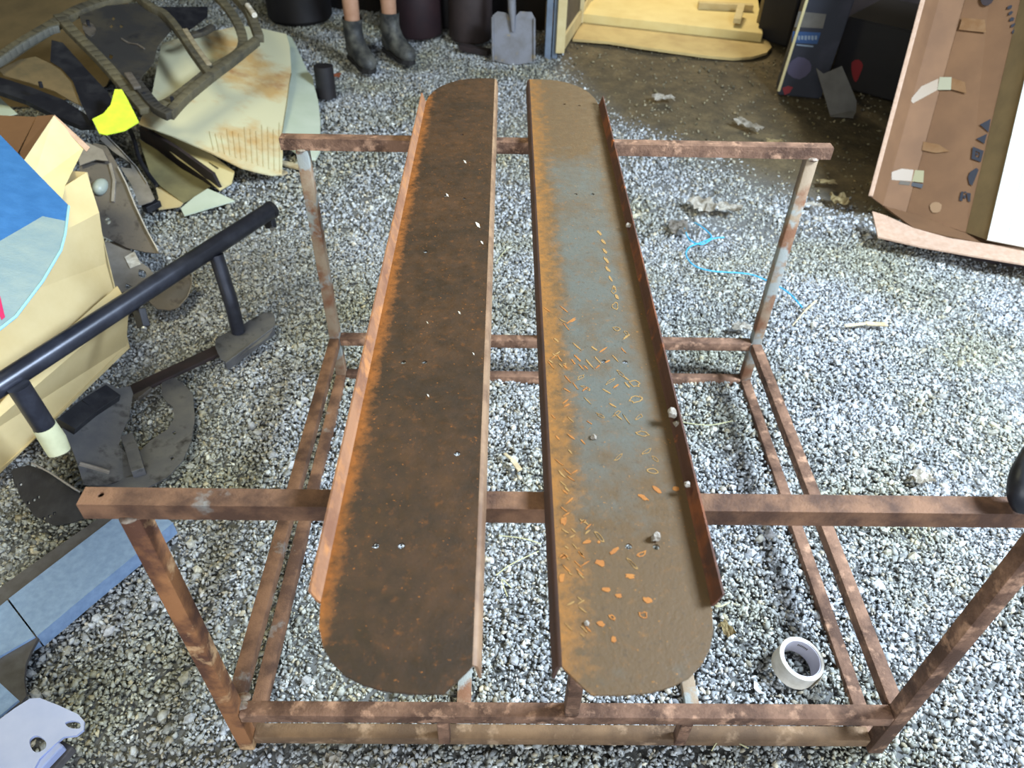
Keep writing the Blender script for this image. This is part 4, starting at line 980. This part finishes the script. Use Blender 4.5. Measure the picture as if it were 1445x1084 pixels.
# person: bare legs, boots; upper body out of the frame
pr_ = thing('person', P(530, 80, 0), 'person standing in dusty black boots with bare lower legs', 'person')
hA, tA = P(497, 84, 0), P(524, 106, 0); hB, tB = P(545, 74, 0), P(583, 95, 0)
ankA = P(508, 32, .26); ankB = P(553, 27, .26)
ankA = hA + (tA - hA).normalized() * .07 + Vector((0, 0, .26)); ankB = hB + (tB - hB).normalized() * .07 + Vector((0, 0, .26))
def skinbody(name, verts, edges, radii, mat, parent, root=0, sub=2):
    me_ = bpy.data.meshes.new(name); off = Vector(parent.location)
    me_.from_pydata([Vector(v_) - off for v_ in verts], edges, []); o_ = bpy.data.objects.new(name, me_); COL.objects.link(o_); o_.parent = parent
    mo = o_.modifiers.new('skin', 'SKIN'); mo.use_smooth_shade = True
    for i_, r_ in enumerate(radii):
        sv_ = me_.skin_vertices[0].data[i_]; sv_.radius = r_ if isinstance(r_, tuple) else (r_, r_); sv_.use_root = (i_ == root)
    s_ = o_.modifiers.new('sub', 'SUBSURF'); s_.levels = sub; s_.render_levels = sub
    me_.materials.append(mat); return o_
mid = (ankA + ankB) / 2
pel = Vector((mid.x, mid.y + .03, .92))
V_ = [pel, pel + Vector((0, 0, .22)), pel + Vector((0, 0, .42)), pel + Vector((0, -.02, .56)), pel + Vector((0, -.03, .66)), pel + Vector((0, -.05, .78)),
      Vector((mid.x - .10, mid.y + .03, .86)), Vector(((ankA.x + mid.x - .1) / 2, mid.y - .01, .48)), ankA + Vector((0, .01, .10)), ankA + Vector((0, 0, -.12)),
      Vector((mid.x + .10, mid.y + .03, .86)), Vector(((ankB.x + mid.x + .1) / 2, mid.y - .01, .48)), ankB + Vector((0, .01, .10)), ankB + Vector((0, 0, -.12)),
      pel + Vector((-.19, 0, .52)), pel + Vector((-.25, .02, .24)), pel + Vector((-.24, -.06, .0)), pel + Vector((.19, 0, .52)), pel + Vector((.25, .02, .24)), pel + Vector((.24, -.06, .0))]
E_ = [(0, 1), (1, 2), (2, 3), (3, 4), (4, 5), (0, 6), (6, 7), (7, 8), (8, 9), (0, 10), (10, 11), (11, 12), (12, 13), (3, 14), (14, 15), (15, 16), (3, 17), (17, 18), (18, 19)]
R_ = [(.14, .11), (.135, .10), (.16, .11), (.10, .09), .055, .095, .085, .058, .048, .042, .085, .058, .048, .042, .055, .042, .034, .055, .042, .034]
skinbody('body', V_, E_, R_, skin, pr_)
bm = NB()
for sx, kn in ((-.10, V_[7]), (.10, V_[11])):
    tube(bm, [Vector((mid.x + sx, mid.y + .03, .97)), Vector((mid.x + sx, mid.y + .03, .86)), kn + Vector((0, 0, .12))], .1, 18, rs=[.13, .12, .095])
link('shorts', bm, cloth, pr_, True)
bm = NB(); tube(bm, [pel + Vector((0, 0, .02)), pel + Vector((0, 0, .2)), pel + Vector((0, 0, .42)), pel + Vector((0, 0, .56))], .17, 24, rs=[.175, .165, .185, .10]); link('shirt', bm, shirt, pr_, True)
bm = NB(); r = bmesh.ops.create_uvsphere(bm, u_segments=20, v_segments=12, radius=.105)
for v_ in r['verts']: v_.co = Vector((v_.co.x * .8, v_.co.y + .02, v_.co.z * 1.05)) + V_[5] + Vector((0, .01, .05))
link('hair', bm, hairm, pr_, True)
for (s, e) in ((-1, V_[16]), (1, V_[19])):
    for k in range(5):
        b0_ = e + Vector((s * .005, -.03 + k * .016, -.04)); bm = NB(); ln = (.05, .075, .085, .08, .062)[k]
        tube(bm, [b0_, b0_ + Vector((0, -.004, -ln * .6)), b0_ + Vector((-s * .012, -.012, -ln))], .009, 8, rs=[.010, .009, .006]); link('finger', bm, skin, pr_, True)
for (hh, tt) in ((hA, tA), (hB, tB)):
    d_ = (tt - hh).normalized(); Lf = .285; hh = hh + Vector((0, 0, .012)); n_ = Vector((-d_.y, d_.x, 0))
    # shaft + foot as lofted rings
    secs = [(-.005, .22, .052, .057), (.0, .14, .05, .056), (.01, .09, .052, .06)]
    bm = NB(); rings = []
    path = [(.075, .225, .053, .062, 0), (.070, .19, .050, .060, 0), (.066, .15, .049, .066, .2), (.078, .105, .050, .078, .7), (.125, .075, .048, .062, 1.15), (.185, .055, .052, .048, 1.4), (.235, .047, .050, .040, 1.5), (.270, .040, .036, .032, 1.55), (.286, .034, .012, .014, 1.57)]
    for (fx_, fz_, hw, hd, an) in path:
        c_ = hh + d_ * fx_ + Vector((0, 0, fz_)); upd = d_ * cos(an) + Vector((0, 0, 1)) * sin(an)
        rings.append([bm.verts.new(c_ + n_ * hw * cos(2 * pi * k / 16) + upd * hd * sin(2 * pi * k / 16)) for k in range(16)])
    for i_ in range(len(rings) - 1):
        for k in range(16): bm.faces.new((rings[i_][k], rings[i_][(k + 1) % 16], rings[i_ + 1][(k + 1) % 16], rings[i_ + 1][k]))
    bm.faces.new(rings[-1]); 
    # heel counter
    r = bmesh.ops.create_uvsphere(bm, u_segments=14, v_segments=8, radius=1)
    for v_ in r['verts']: v_.co = hh + d_ * (.045 + v_.co.x * .048) + n_ * v_.co.y * .043 + Vector((0, 0, .065 + v_.co.z * .06))
    bt = link('boot', bm, leather, pr_, True)
    bm = NB(); ol = [hh + d_ * a_ + n_ * b_ + Vector((0, 0, .022)) for a_, b_ in ((0, -.028), (-.008, 0), (0, .028), (.06, .034), (.13, .034), (.20, .048), (.25, .042), (.283, .018), (.29, 0), (.283, -.018), (.25, -.042), (.20, -.048), (.13, -.034), (.06, -.034))]
    slab(bm, [ol], .024, (0, 0, 1)); link('sole', bm, sole, bt)
    bm = NB()
    for k in range(4):
        q = hh + d_ * (.10 + k * .022) + Vector((0, 0, .155 - k * .022)); box(bm, q - n_ * .022, q + n_ * .022, .005, .006, bev=.001)
    link('lace', bm, greyboard, bt)

# ------------------------------------------------------------------ litter
def crumple(name, c_, sx, sy, hz, mat, label, cat, group=None, seed=1, rot=0):
    r_ = np.random.default_rng(seed); bm = NB(); n_ = 7; g_ = {}
    for i_ in range(n_):
        for j_ in range(n_):
            x_ = (i_ / (n_ - 1) - .5) * sx * (1 + r_.uniform(-.2, .2)); y_ = (j_ / (n_ - 1) - .5) * sy * (1 + r_.uniform(-.2, .2)); z_ = r_.uniform(.0, hz)
            g_[i_, j_] = bm.verts.new((c_.x + x_ * cos(rot) - y_ * sin(rot), c_.y + x_ * sin(rot) + y_ * cos(rot), c_.z + z_))
    for i_ in range(n_ - 1):
        for j_ in range(n_ - 1): bm.faces.new((g_[i_, j_], g_[i_ + 1, j_], g_[i_ + 1, j_ + 1], g_[i_, j_ + 1]))
    bmesh.ops.solidify(bm, geom=bm.faces[:], thickness=.001)
    return tagit(link(name, bm, mat), label, cat, group)
gl = 'paper scraps littering the floor'
crumple('crumpled_paper', P(992, 292, .004), .11, .09, .030, paper, 'crumpled dirty white paper on the gravel above the cyan string, left piece', 'paper', gl, 3, .3)
crumple('crumpled_paper', P(1028, 296, .004), .09, .05, .022, paper, 'crumpled paper strip on the gravel just right of the larger crumpled piece', 'paper', gl, 4, -.3)
crumple('crumpled_paper', P(958, 322, .004), .07, .08, .02, mud, 'small brownish crumpled scrap left of the cyan string', 'paper', gl, 5)
crumple('crumpled_paper', P(936, 141, .004), .10, .06, .025, paper, 'small white paper scrap on the earth beyond the right plate', 'paper', gl, 6)
crumple('crumpled_paper', P(1056, 180, .004), .15, .04, .03, paper, 'long pale paper scrap on the earth beyond the far crossbar', 'paper', gl, 7, -.9)
crumple('crumpled_paper', P(1092, 200, .004), .07, .03, .012, leafm, 'small tan scrap just beyond the far crossbar, right side', 'paper', gl, 8)
crumple('crumpled_paper', P(1168, 258, .004), .07, .04, .012, leafm, 'small tan scrap right of the far right post', 'paper', gl, 9)
crumple('crumpled_paper', P(1183, 285, .004), .06, .08, .03, leafm, 'pale tan torn scrap standing near the base of the leaning carton', 'paper', gl, 10)
crumple('crumpled_paper', P(1146, 290, .004), .09, .03, .012, paper, 'flat white sliver on the gravel right of the far right post', 'paper', gl, 12)
crumple('crumpled_paper', P(1300, 675, .004), .05, .04, .015, paper, 'small whitish scrap on the bright gravel above the near crossbar', 'paper', gl, 13)
crumple('crumpled_paper', P(1046, 464, .006), .06, .035, .02, paper, 'whitish lump beside the far right foot of the rack', 'paper', gl, 14)
crumple('crumpled_paper', P(470, 1078, .004), .03, .03, .02, paper, 'small white chip on the gravel at the bottom edge', 'paper', gl, 15)
crumple('dry_leaf', P(1025, 888, .004), .022, .035, .008, leafm, 'dry tan leaf on the gravel left of the tape roll', 'leaf', None, 16, .5)
crumple('brick_chip', P(474, 108, .002), .05, .04, .02, brickchip, 'small orange chip on the gravel below the left boot', 'chip', None, 17)
for (u0, v0, u1, v1, wd, lb) in ((1192, 460, 1252, 458, .018, 'long pale wood splinter on the bright gravel right of the rack'), (1118, 460, 1152, 424, .006, 'thin pale straw stick right of the far right post'), (712, 640, 734, 664, .014, 'pale wood chip seen between the two plates')):
    bm = NB(); a_, b_ = P(u0, v0, .006), P(u1, v1, .010)
    m_ = a_.lerp(b_, .5) + Vector((0, .004, .004)); box(bm, a_, m_, wd * .6, .004, bev=.001); box(bm, m_, b_, wd, .005, bev=.001)
    tagit(link('wood_splinter', bm, wood), lb, 'splinter', 'pale wood splinters on the gravel')
# cyan string
bm = NB(); Zs = .008
tube(bm, curve([P(965, 320, Zs), P(973, 338, Zs), P(990, 345, Zs), P(1006, 337, Zs + .006), P(1022, 335, Zs + .01)], 6), .0028, 6)
tube(bm, curve([P(980, 314, Zs), P(990, 320, Zs + .008), P(1004, 334, Zs + .006), P(990, 342, Zs), P(974, 348, Zs), P(968, 358, Zs), P(974, 370, Zs), P(986, 378, Zs), P(1008, 383, Zs), P(1040, 385, Zs), P(1062, 388, Zs), P(1082, 396, Zs), P(1102, 406, Zs), P(1118, 418, Zs), P(1132, 434, Zs)], 6), .0026, 6)
tagit(link('cyan_string', bm, cyan, None, True), 'cyan plastic string curling across the gravel behind the right leg of the rack', 'string')
# straws between and around the plates
sl = ((((700, 812), (722, 796), (760, 778)), 'curved dry straw between the plates near the near crossbar'), (((704, 756), (738, 760), (764, 768)), 'dry straw just below the near crossbar between the plates'),
      (((700, 372), (706, 362), (716, 350)), 'dry straw in the upper gap between the plates'), (((962, 596), (1000, 600), (1034, 594)), 'long pale straw lying right of the right plate'),
      (((1004, 1060), (1014, 1046), (1030, 1044), (1056, 1056)), 'thin clear plastic loop on the gravel at the bottom edge'), (((722, 830), (708, 818), (716, 842)), 'short curled straw between the near ends of the plates'), (((1000, 850), (1015, 856), (1030, 850)), 'short straw beside the corner of the right plate'))
for pts_, lb in sl:
    bm = NB(); tube(bm, curve([P(u, v, .012 + .006 * (i_ % 2)) for i_, (u, v) in enumerate(pts_)], 6), .0013, 5)
    tagit(link('dry_straw', bm, straw), lb, 'straw', 'dry straws on the gravel')

# black foam grip lying on the near crossbar at the right edge of the frame
gr = thing('black_foam_grip', (.545, 0, ZC), 'black rounded foam grip on the right end of the near crossbar', 'grip')
g_a = P(1432, 706, ZC + .026)
ga = Vector((.572, .006, ZC + .022))
bm = NB(); tube(bm, curve([P(1447, 712, ZC + .012), P(1442, 702, ZC + .022), P(1441, 690, ZC + .032), P(1446, 668, ZC + .044), P(1462, 640, ZC + .054)], 6), .016, 18)
link('sleeve', bm, blackp, gr, True)
